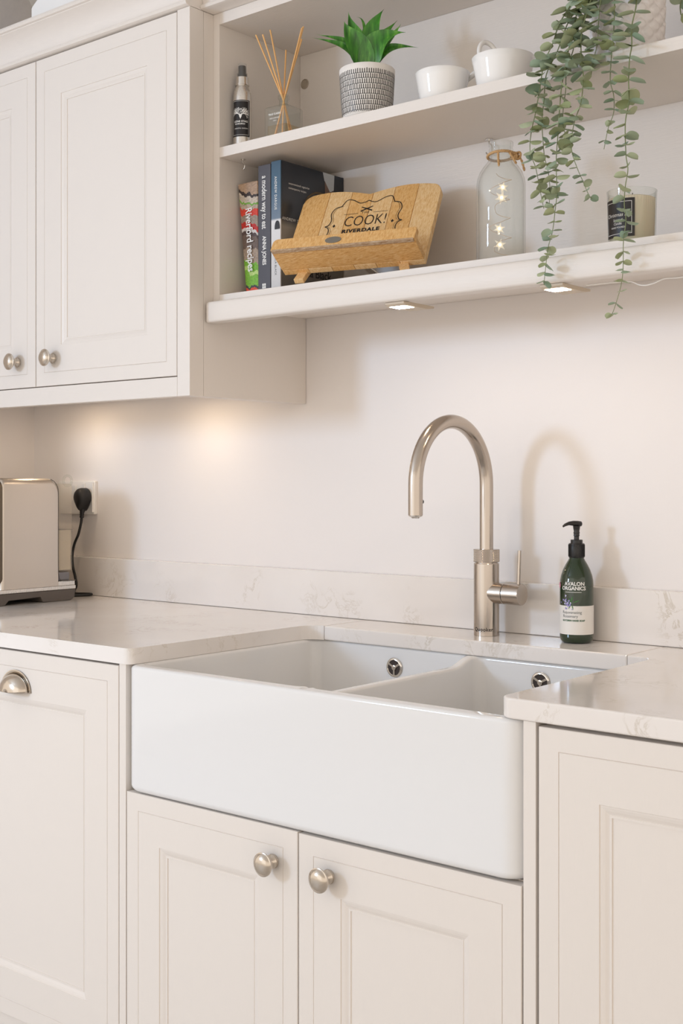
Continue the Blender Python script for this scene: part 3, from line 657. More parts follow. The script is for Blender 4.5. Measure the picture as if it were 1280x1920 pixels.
bm = bmesh.new(); loops(bm, [[(x, y_, z) for x, y_ in rrect(X0m+0.015, X1m-0.006, -0.1690, -0.128, 0.008, 4)] for z in (0.990, 1.087)]); bmesh.ops.recalc_face_normals(bm, faces=bm.faces)
obj('water', bm, M['water'], tk, smooth=40)
obj('level_line', box(X0m+0.0145, X1m-0.0045, -0.1702, -0.1266, 1.0868, 1.0880), M['grey_base'], tk)
cc = Vector((X1m-0.012, -0.137, 1.206)); ring = [cc+Vector((0, 0.0125*math.cos(2*PI*k/28), 0.0125*math.sin(2*PI*k/28))) for k in range(29)]
obj('tank_handle', tube(ring, 0.0030, 10, cap=False), M['glass'], tk, smooth=60)

# ------------------------------------------------------------------ MID SHELF items
ZM = 1.8742
# spray bottle
p = Vector((-1.7590, -0.2400, ZM)); t = thing('spray_bottle', 'small aluminium room spray bottle with black label, far left on the upper shelf', 'bottle', p); rs = 0.0183
obj('bottle', lathe(p, [(0.0150, 0.0), (rs, 0.003), (rs, 0.104), (0.0176, 0.113), (0.0158, 0.120), (0.0130, 0.1265), (0.0122, 0.1290), (0.0128, 0.1305)], 40), M['alu'], t, smooth=40)
obj('collar', lathe(p, [(0.0140, 0.1290), (0.0146, 0.1298), (0.0146, 0.1312), (0.0125, 0.1316), (0.0125, 0.1455), (0.0118, 0.1462)], 32), M['chrome'], t, smooth=30)
obj('nozzle', lathe(p, [(0.0095, 0.1460), (0.0093, 0.1530), (0.0078, 0.1545), (0.0074, 0.1690), (0.0066, 0.1696)], 28), M['black'], t, smooth=35)
obj('clear_cap', lathe(p, [(0.0108, 0.1463), (0.0108, 0.1540), (0.0092, 0.1560), (0.0088, 0.1735), (0.0080, 0.1742), (0.0001, 0.1742)], 28), M['cap_clear'], t, smooth=40)
fa = facing(p); lb = obj('label', cylpatch(p, rs, fa-0.16, -0.0215, 0.0200, 0.0230, 0.0965, 0.0003, 26), M['label_k'], t)
cm = cylmap(p, rs+0.0006, fa-0.20)
write('lettering', [('LONE STAG', 0.0005, 0.0530, 0.0056, 0.0001, 0, 1.0), ('ROOM SPRAY', -0.001, 0.0480, 0.0036, 0.0001, 0, 1.0), ('ORIENTAL GARDEN', 0.001, 0.0390, 0.0033, 0, 0, 1.0)], cm, M['ink_w'], t)
bm = bmesh.new()
for x0_, x1_, y0_, y1_ in ((-0.0190, 0.0180, 0.0940, 0.0945), (-0.0190, 0.0180, 0.0260, 0.0265), (0.0175, 0.0180, 0.0260, 0.0945), (-0.0190, -0.0185, 0.0260, 0.0945)):
    n_ = 8; decal2d(bm, [(x0_+(x1_-x0_)*k/n_, y) for y in (y0_, y1_) for k in range(n_+1)], [(k, k+1, k+n_+2, k+n_+1) for k in range(n_)], cm)
random.seed(11)
def stroke(bm, a, b, w0, w1, mp):
    dx, dy = b[0]-a[0], b[1]-a[1]; l_ = math.hypot(dx, dy) or 1e-6; nx, ny = -dy/l_, dx/l_
    decal2d(bm, [(a[0]+nx*w0, a[1]+ny*w0), (a[0]-nx*w0, a[1]-ny*w0), (b[0]-nx*w1, b[1]-ny*w1), (b[0]+nx*w1, b[1]+ny*w1)], [(0, 1, 2, 3)], mp)
def branch(p_, ang, l_, d_):
    q_ = (p_[0]+l_*math.cos(ang), p_[1]+l_*math.sin(ang)); stroke(bm, p_, q_, 0.00022+0.00010*d_, 0.00018+0.00008*d_, cm)
    if d_ > 0:
        for s_ in (-0.55, 0.35): branch(q_, ang+s_+random.uniform(-.2, .2), l_*0.78, d_-1)
for sgn in (1, -1):
    for k, a in enumerate((0.35, 0.75, 1.15)): branch((0.0, 0.0605+0.003*k), PI/2-sgn*a, 0.0062, 4)
decal2d(bm, [(0, 0.0580), (0.0028, 0.0640), (0.0016, 0.0690), (0, 0.0665), (-0.0016, 0.0690), (-0.0028, 0.0640)], [(0, 1, 2, 3), (0, 3, 4, 5)], cm)
obj('stag_print', bm, M['ink_w'], t)

# reed diffuser
p = Vector((-1.6565, -0.2280, ZM)); t = thing('reed_diffuser', 'square clear glass reed diffuser with orange sticks beside the spray bottle', 'diffuser', p)
def rot2(x, y, a): return x*math.cos(a)-y*math.sin(a), x*math.sin(a)+y*math.cos(a)
def sqring(h, z, r=0.004, ang=0.05): return [p+Vector((*rot2(x, y, ang), z)) for x, y in rrect(-h, h, -h, h, r, 3)]
bm = bmesh.new(); loops(bm, [sqring(0.0265, 0.0005), sqring(0.0278, 0.002), sqring(0.0278, 0.0640), sqring(0.0262, 0.0665), sqring(0.012, 0.0722)])
bmesh.ops.recalc_face_normals(bm, faces=bm.faces); gb = obj('glass_bottle', bm, M['glass'], t, smooth=30)
obj('neck', lathe(p, [(0.0100, 0.0715), (0.0092, 0.0740), (0.0092, 0.0830), (0.0112, 0.0850), (0.0115, 0.0905), (0.0108, 0.0925), (0.0075, 0.0925), (0.0070, 0.0740)], 28, cap=False), M['glass'], t, smooth=40)
bm = bmesh.new(); loops(bm, [sqring(0.0235, 0.0045), sqring(0.0235, 0.0300)]); bmesh.ops.recalc_face_normals(bm, faces=bm.faces); obj('oil', bm, M['oil'], t)
bm = bmesh.new(); loops(bm, [sqring(0.0236, 0.0048), sqring(0.0236, 0.0610)], False); obj('inner_glass', bm, M['glass'], t)
tips = [(-0.0555, 0.2150, 0.006), (-0.0410, 0.2100, -0.010), (-0.0275, 0.2270, 0.012), (0.0030, 0.1930, 0.030), (0.0390, 0.2280, -0.004), (0.0350, 0.2100, 0.016), (0.0365, 0.2220, -0.014)]
for k, (dx, h, dy) in enumerate(tips):
    tip = p+CR*dx+CF*dy+Vector((0, 0, h)); nk = p+CR*(dx*0.04)+CF*(dy*0.05)+Vector((0, 0, 0.088)); dv = (nk-tip); low = nk+dv*(0.078/abs(dv.z))
    hx = Vector((low.x-p.x, low.y-p.y, 0)); 
    if hx.length > 0.019: low = Vector((p.x, p.y, low.z))+hx*(0.019/hx.length)
    obj('reed', tube([low, nk, tip], 0.00155, 8), M['reed'], t, smooth=60)
for nm, items in (('lettering', [('TRUE CLASSIC', 0, 0.0500, 0.0050, 0.0001), ('REED DIFFUSER', 0, 0.0420, 0.0036), ('100ml', 0, 0.0370, 0.0036)]),):
    ux = Vector((math.cos(0.05), math.sin(0.05), 0)); uy = Vector((0, 0, 1)); nr = ux.cross(uy)
    write(nm, items, flatmap(p-ux*0.0+nr*0.0282, ux, uy), M['ink_w'], t)

# succulent pot
p = Vector((-1.4540, -0.2180, ZM)); t = thing('potted_succulent', 'spiky green succulent in a white pot with black dashes on the upper shelf', 'plant', p)
def pr(z):      # pot radius
    zz = z/0.1
    if zz < 0.12: return 0.034+0.012*math.sin(zz/0.12*PI/2)
    return 0.0460+0.0065*((zz-0.12)/0.88)**0.7
zs = [0.0002, 0.004, 0.008, 0.012, 0.02, 0.03, 0.045, 0.06, 0.075, 0.09, 0.1, 0.1015]
bm = lathe(p, [(pr(z) if z < 0.101 else 0.0515, z) for z in zs]+[(0.0490, 0.1015), (0.0485, 0.088), (0.0001, 0.088)], 56)
obj('pot', bm, M['pot_w'], t, smooth=50)
bm = bmesh.new(); random.seed(5)
for row in range(9):
    z0_ = 0.006+row*0.0095; nn = 76
    for k in range(nn):
        a = 2*PI*(k+0.5*(row % 2))/nn+random.uniform(-.008, .008); h_ = random.uniform(0.0076, 0.0088); w_ = 0.0155
        q_ = []
        for z, s_ in ((z0_, -1), (z0_, 1), (z0_+h_, 1), (z0_+h_, -1)):
            r_ = pr(z)+0.0003; q_.append(bm.verts.new(p+Vector((r_*math.cos(a+s_*w_), r_*math.sin(a+s_*w_), z))))
        bm.faces.new(q_)
    for k in range(56):     # thin wavy ring line under each row
        a0, a1 = 2*PI*k/56, 2*PI*(k+1)/56; q_ = []
        for a, z in ((a0, z0_-0.0004), (a1, z0_-0.0004), (a1, z0_+0.0006), (a0, z0_+0.0006)):
            r_ = pr(z)+0.00032; q_.append(bm.verts.new(p+Vector((r_*math.cos(a), r_*math.sin(a), z))))
        bm.faces.new(q_)
o = obj('dash_pattern', bm, M['label_k'], t); o['kind'] = 'stuff'
obj('moss', lathe(p, [(0.0480, 0.089), (0.0440, 0.094), (0.02, 0.099), (0.0001, 0.100)], 30), M['soil'], t, smooth=60)
def blade(base, c1, c2, tip, width, fold, seg=16, wp=(0.55, 1.0, 0.55)):
    """curved leaf: cubic centre line with V fold, base narrow, widest in the middle"""
    bm = bmesh.new(); base, c1, c2, tip = map(Vector, (base, c1, c2, tip)); rows = []
    for i in range(seg+1):
        s = i/seg; c = base*(1-s)**3+c1*3*s*(1-s)**2+c2*3*s*s*(1-s)+tip*s**3
        d_ = (c1-base)*3*(1-s)**2+(c2-c1)*6*s*(1-s)+(tip-c2)*3*s*s; d_.normalize()
        w_ = width*(wp[0]*(1-s)**1.0+ (math.sin(PI*min(1, s**0.8))**0.8)*0.9)*(1-s**5)
        sd = d_.cross(fold).normalized(); up_ = sd.cross(d_).normalized()
        rows.append([c-sd*w_+up_*w_*0.35, c-sd*w_*0.5+up_*w_*0.10, c, c+sd*w_*0.5+up_*w_*0.10, c+sd*w_+up_*w_*0.35])
    V = [[bm.verts.new(q) for q in r] for r in rows]
    for a, b in zip(V, V[1:]):
        for i in range(4): bm.faces.new((a[i], a[i+1], b[i+1], b[i]))
    return bm
def off(dx, dz, dy): return p+CR*dx+Vector((0, 0, 0.1015+dz))+CF*dy
K = 1/996
leaves = [   # (base dx, mid1, mid2, tip, half width, depth of tip)
    ((-6, 0), (-30, 50), (-48, 52), (-104, 64), 6.5, 0.004), ((-4, 2), (-28, 60), (-42, 62), (-97, 73), 7.5, 0.012),
    ((-3, 0), (-8, 40), (-38, 60), (-43, 86), 19, -0.020), ((0, 4), (-8, 60), (-32, 80), (-35, 118), 13, 0.018),
    ((2, 5), (-4, 70), (0, 112), (-20, 111), 3.0, 0.028), ((2, 3), (-2, 60), (10, 90), (32, 118), 14, 0.004),
    ((4, 3), (8, 55), (30, 70), (58, 102), 11, 0.018), ((4, 3), (12, 45), (46, 60), (64, 92), 11, 0.010),
    ((2, 0), (2, 40), (26, 66), (72, 66), 19, -0.018), ((6, 0), (24, 40), (42, 52), (97, 44), 9, 0.002),
    ((0, 2), (4, 50), (-8, 70), (-6, 96), 10, 0.030)]
for (b0, b1, b2, b3_, w_, dd) in leaves:
    q0, q1, q2, q3 = [off(a*K, c*K, dd*s_) for (a, c), s_ in ((b0, 0.2), (b1, 0.6), (b2, 0.9), (b3_, 1.0))]
    fold = -CF*1.0+Vector((0, 0, 0.35)) if dd < 0.01 else -CF*0.9+Vector((0, 0, 0.5))
    obj('leaf', blade(q0, q1, q2, q3, w_*K, fold), M['agave'], t, smooth=80)

# cups
def cup(p, r, h, hang, label, rise, tall=False):
    t = thing('cup', label, 'cup', p, None)
    prof = [(r*0.72, 0.0003), (r*0.78, 0.002), (r*0.86, h*0.35), (r*0.95, h*0.8), (r, h*0.985), (r*0.985, h), (r*0.955, h*0.985), (r*0.90, h*0.75), (r*0.78, h*0.25), (r*0.6, 0.006), (0.0001, 0.0055)]
    obj('bowl', lathe(p, prof, 56), M['china'], t, smooth=60)
    dv = Vector((math.cos(hang), math.sin(hang), 0)); pts = []
    c = p+dv*(r+0.010)+Vector((0, 0, h+rise)); upv = (dv*0.75+Vector((0, 0, 0.66))).normalized(); sdv = dv.cross(Vector((0, 0, 1)))
    if tall: c = p+dv*(r-0.002)+Vector((0, 0, h+0.0215)); upv = (dv*0.30+Vector((0, 0, 0.95))).normalized()
    for k in range(33):
        a = 2*PI*k/32; pts.append(c+upv*(0.0275 if tall else 0.0185)*math.cos(a)+sdv*0.0180*math.sin(a))
    obj('handle', tube(pts, 0.0042, 12, cap=False), M['china'], t, smooth=60)
    return t
cup(Vector((-1.2810, -0.2190, ZM)), 0.0490, 0.0590, 1.05, 'white china cup on the upper shelf, beside the succulent pot', 0.004)
cup(Vector((-1.1560, -0.2150, ZM)), 0.0545, 0.0605, math.radians(152), 'white china cup with ring handle on the upper shelf, beside the trailing plant', 0.0085, True)

# ------------------------------------------------------------------ trailing eucalyptus
p = Vector((-0.9290, -0.2020, ZM)); t = thing('trailing_plant', 'trailing grey-green eucalyptus in a white quilted pot on the upper shelf', 'plant', p)
bm = bmesh.new(); nu, nv = 264, 84; rings = []; H_ = 0.135
for j in range(nv+1):
    rr = []
    for i in range(nu):
        a = 2*PI*i/nu; h = H_*j/nv; u_ = a*13/PI; v_ = h/0.0125
        k = abs(math.sin((u_+v_)*PI/2))*abs(math.sin((u_-v_)*PI/2)); k = min(1, k*1.7)
        r_ = 0.0545+0.0040*(h/H_)+0.0042*k; rr.append(p+Vector((r_*math.cos(a), r_*math.sin(a), h+0.0003)))
    rings.append(rr)
for rr, z in ((0.058, H_), (0.057, H_-0.02), (0.001, H_-0.02)): rings.append([p+Vector((rr*math.cos(2*PI*i/nu), rr*math.sin(2*PI*i/nu), z)) for i in range(nu)])
loops(bm, rings); bmesh.ops.recalc_face_normals(bm, faces=bm.faces); obj('pot', bm, M['pot_grey'], t, smooth=80)
obj('soil', lathe(p, [(0.0555, H_-0.0195), (0.05, H_-0.012), (0.0001, H_-0.008)], 30), M['soil'], t)
def leafmesh(nm, ln, wd, cup_):
    bm = bmesh.new(); rows = []
    n1_ = 8
    for i in range(n1_+1):
        s = i/n1_; w_ = wd*math.sqrt(max(0.0, 1-(2*(s**0.92)-1)**2)); x = s*ln+0.002
        rows.append([(x, w_*q_, cup_*(abs(q_)**2)*w_*3.0-cup_*math.sin(PI*s)*ln*0.25) for q_ in (-1, -0.5, 0, 0.5, 1)])
    V = [[bm.verts.new(q_) for q_ in r] for r in rows]
    for a, b in zip(V, V[1:]):
        for i in range(4): bm.faces.new((a[i], a[i+1], b[i+1], b[i]))
    bmesh.ops.remove_doubles(bm, verts=bm.verts, dist=1e-5)
    for f_ in bm.faces: f_.smooth = True
    # short petiole
    tube([(0, 0, 0), (0.0025, 0, 0)], 0.0004, 5, bm)
    me = bpy.data.meshes.new(nm); bm.to_mesh(me); bm.free(); me.materials.append(M['euc']); return me
LM = [leafmesh('leaf', 1.0, w_, c_) for w_, c_ in ((0.48, 0.10), (0.42, 0.18), (0.50, -0.10), (0.36, 0.12))]
S = {
'a':[(-0.8654, -0.297, 1.9397), (-0.8709, -0.3021, 1.8987), (-0.8691, -0.3057, 1.8688), (-0.8713, -0.3083, 1.8483), (-0.8711, -0.3124, 1.8146), (-0.8681, -0.3165, 1.7806), (-0.8723, -0.3205, 1.748), (-0.8683, -0.3266, 1.6984), (-0.8636, -0.3296, 1.6731), (-0.8663, -0.3329, 1.6469), (-0.8661, -0.3363, 1.6197), (-0.8619, -0.3394, 1.5948), (-0.8656, -0.34, 1.5637), (-0.8662, -0.34, 1.5245), (-0.8699, -0.34, 1.4969), (-0.8815, -0.34, 1.4625), (-0.8882, -0.34, 1.4519)],
'b':[(-0.9006, -0.3, 1.9475), (-0.9015, -0.3, 1.9143), (-0.9043, -0.3, 1.8815), (-0.9073, -0.3, 1.8483), (-0.9079, -0.3, 1.822), (-0.9024, -0.3, 1.8003), (-0.9024, -0.3, 1.7739), (-0.9115, -0.3, 1.7516), (-0.9191, -0.3, 1.7198)],
'c':[(-0.9529, -0.297, 1.9614), (-0.9652, -0.302, 1.9217), (-0.9751, -0.3053, 1.8961), (-0.9806, -0.3091, 1.8651), (-0.9858, -0.3136, 1.8275), (-0.9868, -0.3178, 1.7926), (-0.9869, -0.322, 1.7573), (-0.9873, -0.3279, 1.7072), (-0.9826, -0.334, 1.656), (-0.9838, -0.3373, 1.628), (-0.9869, -0.34, 1.5951), (-0.995, -0.34, 1.5688), (-1.0009, -0.34, 1.5253), (-1.0019, -0.34, 1.5118)],
'd':[(-0.9642, -0.297, 1.9768), (-0.9756, -0.2974, 1.9635), (-0.9966, -0.3016, 1.9328), (-1.0064, -0.3053, 1.9031), (-1.0198, -0.3091, 1.8735), (-1.0249, -0.3136, 1.8354), (-1.03, -0.3186, 1.7939), (-1.0358, -0.3224, 1.7625), (-1.0356, -0.3261, 1.7309), (-1.0235, -0.3293, 1.7019), (-1.0145, -0.3329, 1.6693), (-1.0044, -0.337, 1.6334)],
'e':[(-0.9528, -0.292, 1.9712), (-0.9832, -0.2953, 1.9354), (-1.0008, -0.2999, 1.8914), (-1.0191, -0.3037, 1.8559), (-1.0209, -0.3073, 1.8187), (-1.0226, -0.311, 1.7801), (-1.0187, -0.3143, 1.7441), (-1.0146, -0.3166, 1.7194), (-1.007, -0.3188, 1.6954), (-1.0022, -0.3216, 1.6664), (-1.0022, -0.3243, 1.6382)],
'f':[(-0.9408, -0.297, 1.9667), (-0.9554, -0.3028, 1.9124), (-0.9547, -0.3074, 1.8737), (-0.9487, -0.3115, 1.8376), (-0.9497, -0.3166, 1.7957), (-0.959, -0.3203, 1.7662), (-0.9626, -0.324, 1.7356), (-0.9591, -0.3267, 1.7128), (-0.9481, -0.3296, 1.6867), (-0.9376, -0.332, 1.6657), (-0.9273, -0.3343, 1.6448), (-0.9212, -0.3352, 1.637)],
'g':[(-0.9247, -0.3, 1.9535), (-0.9284, -0.3, 1.9206), (-0.9304, -0.3, 1.8874), (-0.9364, -0.3, 1.8646), (-0.941, -0.3, 1.8405)],
'h':[(-0.9622, -0.292, 1.9736), (-0.9718, -0.2953, 1.9327), (-0.9723, -0.2995, 1.8894), (-0.9828, -0.3028, 1.857), (-0.9828, -0.3062, 1.8224), (-0.9853, -0.3087, 1.7969), (-0.9847, -0.3113, 1.7692), (-0.9766, -0.3138, 1.7419)],
}
# per strand: leaf length near the top, near the tip, spacing
SP = {'a': (0.0235, 0.0115, 0.0205), 'b': (0.0215, 0.009, 0.0185), 'c': (0.0225, 0.0135, 0.0175), 'd': (0.0220, 0.0140, 0.0190), 'e': (0.0205, 0.0120, 0.0185), 'f': (0.0220, 0.0110, 0.0175), 'g': (0.0220, 0.0190, 0.0170), 'h': (0.0220, 0.0180, 0.0180)}
random.seed(21); nleaf = 0
for key, pts in S.items():
    P_ = [Vector(q_) for q_ in pts]; top = P_[0]; hd = Vector((top.x-p.x, top.y-p.y, 0)).normalized()
    pre = [p+hd*0.018+Vector((0, 0, H_-0.012)), p+hd*0.048+Vector((0, 0, H_+0.018)), p+hd*0.078+Vector((0, 0, max(H_+0.004, top.z-ZM+0.03)))]
    path = spline(pre+P_, 7); LN = [0]
    for a, b in zip(path, path[1:]): LN.append(LN[-1]+(b-a).length)
    tot = LN[-1]; rad = [0.0013-0.0008*l_/tot for l_ in LN]
    st = obj('stem', tube(path, rad, 7), M['stem'], t, smooth=60)
    l0, l1, dst = SP[key]; pos = 0.045; az = random.uniform(0, PI)
    while pos < tot-0.001:
        i = max(k for k in range(len(LN)) if LN[k] <= pos); i = min(i, len(path)-2)
        c = path[i].lerp(path[i+1], (pos-LN[i])/max(1e-6, LN[i+1]-LN[i])); tg = (path[i+1]-path[i]).normalized()
        fr = pos/tot; sz = l0+(l1-l0)*max(0, (fr-0.35)/0.65); az += PI/2+random.uniform(-0.35, 0.35)
        for s_ in (0, PI):
            if random.random() < 0.06: continue
            a = az+s_; out = Vector((math.cos(a), math.sin(a), 0))
            out = (out+tg*random.uniform(-0.15, 0.75)).normalized()
            nrm = (-tg+Vector((random.uniform(-.55, .55), random.uniform(-.75, .25), random.uniform(-.3, .3)))); nrm = (nrm-out*nrm.dot(out)).normalized()
            sd = nrm.cross(out); k = sz*random.uniform(1.02, 1.38)
            if c.y+out.y*k > -0.288 and c.z < 1.885 and c.z > 1.50: out.y = -abs(out.y)*0.6; out.normalize(); nrm = (nrm-out*nrm.dot(out)).normalized(); sd = nrm.cross(out)
            lo = bpy.data.objects.new('leaf', random.choice(LM)); COL.objects.link(lo); lo.parent = st; nleaf += 1
            mt = Matrix((out*k, sd*k, nrm*k)).transposed().to_4x4(); mt.translation = c; lo.matrix_basis = mt
        pos += dst*(1-0.25*fr)*random.uniform(0.85, 1.15)
# short sprig on the right of the pot
pts = [p+Vector((0.020, 0.01, H_-0.012)), p+Vector((0.050, 0.045, H_+0.016)), p+Vector((0.058, 0.078, H_-0.004)), (-0.8760, -0.118, 1.9860), (-0.8755, -0.116, 1.972)]
path = spline(pts, 6); st = obj('stem', tube(path, 0.0010, 7), M['stem'], t, smooth=60)
for c, out, nrm, k in ((path[-6], Vector((0.8, 0.45, 0.2)), Vector((0.2, -0.9, 0.3)), 0.030), (path[-1], Vector((0.75, 0.5, -0.45)), Vector((0.3, -0.9, 0.1)), 0.027), (path[-8], Vector((-0.5, 0.1, 0.7)), Vector((0.2, -0.9, 0.3)), 0.024)):
    out.normalize(); nrm = (nrm-out*nrm.dot(out)).normalized(); sd = nrm.cross(out)
    lo = bpy.data.objects.new('leaf', LM[0]); COL.objects.link(lo); lo.parent = st; mt = Matrix((out*k, sd*k, nrm*k)).transposed().to_4x4(); mt.translation = c; lo.matrix_basis = mt

# ------------------------------------------------------------------ LOW SHELF items
ZL = 1.5787
# books
def rotdown(o, off_=0.0004):     # reads top to bottom on a spine that faces -y
    return flatmap(o, (0, 0, -1), (1, 0, 0), (0, -1, 0), off_)
YBK = -0.237
t = thing('book', 'paperback cookbook with a colourful vegetable spine, leftmost on the lower shelf', 'book', (-1.733, -0.14, ZL), 'cookbooks on the lower shelf')
bm = bmesh.new(); zt = 0.2290
bot = [(-1.7535, YBK+0.003), (-1.7190, YBK+0.003), (-1.7190, -0.062), (-1.7535, -0.062)]; tp_ = [(-1.7735, YBK-0.001), (-1.7190, YBK-0.001), (-1.7190, -0.058), (-1.7735, -0.058)]
loops(bm, [[(x, y, ZL) for x, y in bot], [(x, y, ZL+zt) for x, y in tp_]]); bmesh.ops.recalc_face_normals(bm, faces=bm.faces)
obj('cover', bm, M['bk_red'], t, bevel=0.0025)
write('lettering', [('Riverford recipes', 0.0, 0, 0.0250, 0.0004, 0, 1, 0.128)], flatmap((-1.7395, YBK-0.0012, ZL+0.112), (0.06, 0, -1), (1, 0, 0.06), (0, -1, 0), 0.0008), M['ink_w'], t)
def book(x0, x1, h, y0_, y1_, label, spine, cover):
    t = thing('book', label, 'book', ((x0+x1)/2, (y0_+y1_)/2, ZL), 'cookbooks on the lower shelf')
    obj('spine', box(x0, x1, y0_, y0_+0.0030, ZL, ZL+h), spine, t, bevel=0.0008)
    obj('cover', box(x0, x0+0.0025, y0_+0.0031, y1_, ZL, ZL+h), cover, t); obj('cover', box(x1-0.0025, x1, y0_+0.0031, y1_, ZL, ZL+h), cover, t)
    obj('pages', box(x0+0.0027, x1-0.0027, y0_+0.0032, y1_-0.004, ZL+0.003, ZL+h-0.003), M['paper'], t)
    return t
t = book(-1.7175, -1.6840, 0.2570, YBK, -0.048, 'charcoal hardback cookbook with white lettering, the middle one of three', M['bk_grey'], M['bk_grey'])
f = rotdown((-1.7008, YBK, ZL+0.128))
write('lettering', [('a modern way to eat', -0.054, 0.0, 0.0190, 0.0003, 0, 1, 0.106), ('ANNA JONES', 0.042, 0.0, 0.0135, 0.0004, 0, 1.0, 0.058)], f, M['ink_w'], t)
bm = bmesh.new()
for i in range(2):
    for j in range(2): decal2d(bm, [(0.108+0.0052*i, -0.0050+0.0052*j), (0.1125+0.0052*i, -0.0050+0.0052*j), (0.1125+0.0052*i, -0.0005+0.0052*j), (0.108+0.0052*i, -0.0005+0.0052*j)], [(0, 1, 2, 3)], f)
obj('publisher_mark', bm, M['ink_w'], t)
t = book(-1.6822, -1.6570, 0.2600, YBK, -0.042, 'dark blue and white hardback cookbook with a glossy photo cover, rightmost of three', M['bk_blue'], M['bk_cover'])
f = rotdown((-1.6698, YBK, ZL+0.13)); write('lettering', [('ANDREW DARGUE', -0.066, 0.0, 0.0088, 0.0001, 0, 1.25, 0.066), ], f, M['ink_w'], t)
write('lower_lettering', [('VANILLA BLACK', 0.072, 0.0, 0.0070, 0.0, 0, 1.1, 0.050)], f, M['ink_grey'], t)
# cover art, on the face turned to +x: u runs back from the spine, v up
f = flatmap((-1.6570, YBK, ZL), (0, 1, 0), (0, 0, 1), (1, 0, 0), 0.0004)
write('cover_lettering', [('Vanilla Black', 0.096, 0.047, 0.0250, 0.0002, 0, 0.95)], f, M['ink_k'], t)
write('author_lettering', [('ANDREW DARGUE', 0.045, 0.146, 0.0085, 0.0, 0, 1.15), ('unconventional vegetarian', 0.055, 0.218, 0.0060), ('contemporary recipes', 0.050, 0.209, 0.0060)], f, M['ink_w'], t)
bm = bmesh.new(); decal2d(bm, [(0.128, 0.260), (0.165, 0.2595), (0.163, 0.228), (0.150, 0.222), (0.133, 0.243)], [(0, 1, 2, 3, 4)][::1], lambda x, y: f(x, y)); obj('sleeve_print', bm, M['sleeve'], t)
bm = bmesh.new(); decal2d(bm, [(0.134, 0.243), (0.150, 0.223), (0.163, 0.226), (0.160, 0.205), (0.135, 0.205)], [(0, 1, 2, 3, 4)], lambda x, y: f(x, y)+Vector((0.0002, 0, 0))); obj('arm_print', bm, M['skin'], t)
bm = bmesh.new(); arcp = [(0.120+0.055*math.cos(a), 0.165+0.052*math.sin(a)) for a in [PI*k/12 for k in range(13)]]; arci = [(0.120+0.051*math.cos(a), 0.165+0.048*math.sin(a)) for a in [PI*k/12 for k in range(13)]]
decal2d(bm, arcp+arci, [(k, k+1, 14+k, 13+k) for k in range(12)], f); obj('pan_print', bm, M['pan'], t)
bm = bmesh.new(); decal2d(bm, [(0.0+0.012*math.cos(PI*k/10)+0.001, 0.128+0.014*math.sin(PI*k/10)-0.0*k) for k in range(11)], [tuple(range(11))], rotdown((-1.6600, YBK, ZL+0.128), 0.0005)) if False else None
bm.free() if bm.is_valid else None
bm = bmesh.new(); fm = flatmap((-1.6640, YBK, ZL+0.128), (1, 0, 0), (0, 0, 1), (0, -1, 0), 0.0010)
decal2d(bm, [(0.0068*math.cos(PI*k/10)-0.001, 0.013*math.sin(PI*k/10)) for k in range(11)]+[(-0.0078, -0.004), (0.0058, -0.004)], [tuple(range(11)), (0, 10, 11, 12)], fm); obj('spoon_print', bm, M['label_k'], t)

# cookbook stand
PH, TA = 0.2588, 0.5491; BP = Vector((-1.3314, -0.205, 1.6087)); Lb, Le, Wd, HL = 0.1930, 0.0585, 0.2914, 0.0236
ex = Vector((math.cos(PH), math.sin(PH), 0)); ey = Vector((-math.sin(PH), math.cos(PH), 0)); ez = Vector((0, 0, 1))
upb = ey*math.sin(TA)+ez*math.cos(TA); fo = -ey*math.cos(TA)+ez*math.sin(TA)
st = thing('cookbook_stand', 'wooden cookbook stand printed COOK! in front of the books', 'stand', BP-ex*Wd/2+Vector((0, 0, ZL-BP.z)))
def bmap(x, y, d=0): return BP+ex*(x-Wd)+upb*y+fo*d      # x 0..Wd from left, y up the board, d proud of its face
def topline(x):
    s = abs(x-Wd*0.49)/(Wd*0.5); s = min(1, s)
    return Lb-0.012+0.012*math.sin(PI*min(1, s*1.0)*0.86)**1.0*1.25-(0.0 if s < 0.9 else 0)
def corner(x, y):
    r_ = 0.026
    for cx in (r_, Wd-r_):
        if (cx == r_ and x < r_) or (cx != r_ and x > Wd-r_):
            d_ = abs(x-cx); y = min(y, Lb-r_+math.sqrt(max(0, r_*r_-d_*d_)))
    return y
seams = [0, 0.055, 0.104, 0.150, 0.195, 0.243, Wd]
for k in range(6):
    a, b = seams[k]+0.0003, seams[k+1]-0.0003; n_ = 14
    pl = [(a, 0.0), (b, 0.0)]+[(b+(a-b)*i/n_, corner(b+(a-b)*i/n_, topline(b+(a-b)*i/n_))) for i in range(n_+1)]
    obj('plank', prism(pl, -0.013, 0.0, bmap), M['oak_b'] if k % 2 else M['oak'], st, bevel=0.0006, seg=1)
def emap(x, y, d=0): return BP+ex*(x-Wd)+fo*y+upb*d
obj('ledge', prism([(0, 0.0005), (Wd, 0.0005), (Wd, Le-0.012), (0, Le-0.012)], 0.0, 0.011, emap), M['oak_c'], st, bevel=0.0008)
def lmap(x, y, d=0): return BP+ex*(x-Wd)+upb*y+fo*(Le-0.0118+d)
lp = [(0, 0), (Wd, 0)]+[(Wd-0.004+0.004*math.cos(PI/2*k/4), HL+0.004-0.004+0.004*math.sin(PI/2*k/4)) for k in range(5)]+[(0.010-0.010*math.sin(PI/2*k/6), HL-0.006+0.010*math.cos(PI/2*k/6)) for k in range(7)]
obj('lip', prism(lp, 0.0, 0.0116, lmap), M['oak'], st, bevel=0.0008)
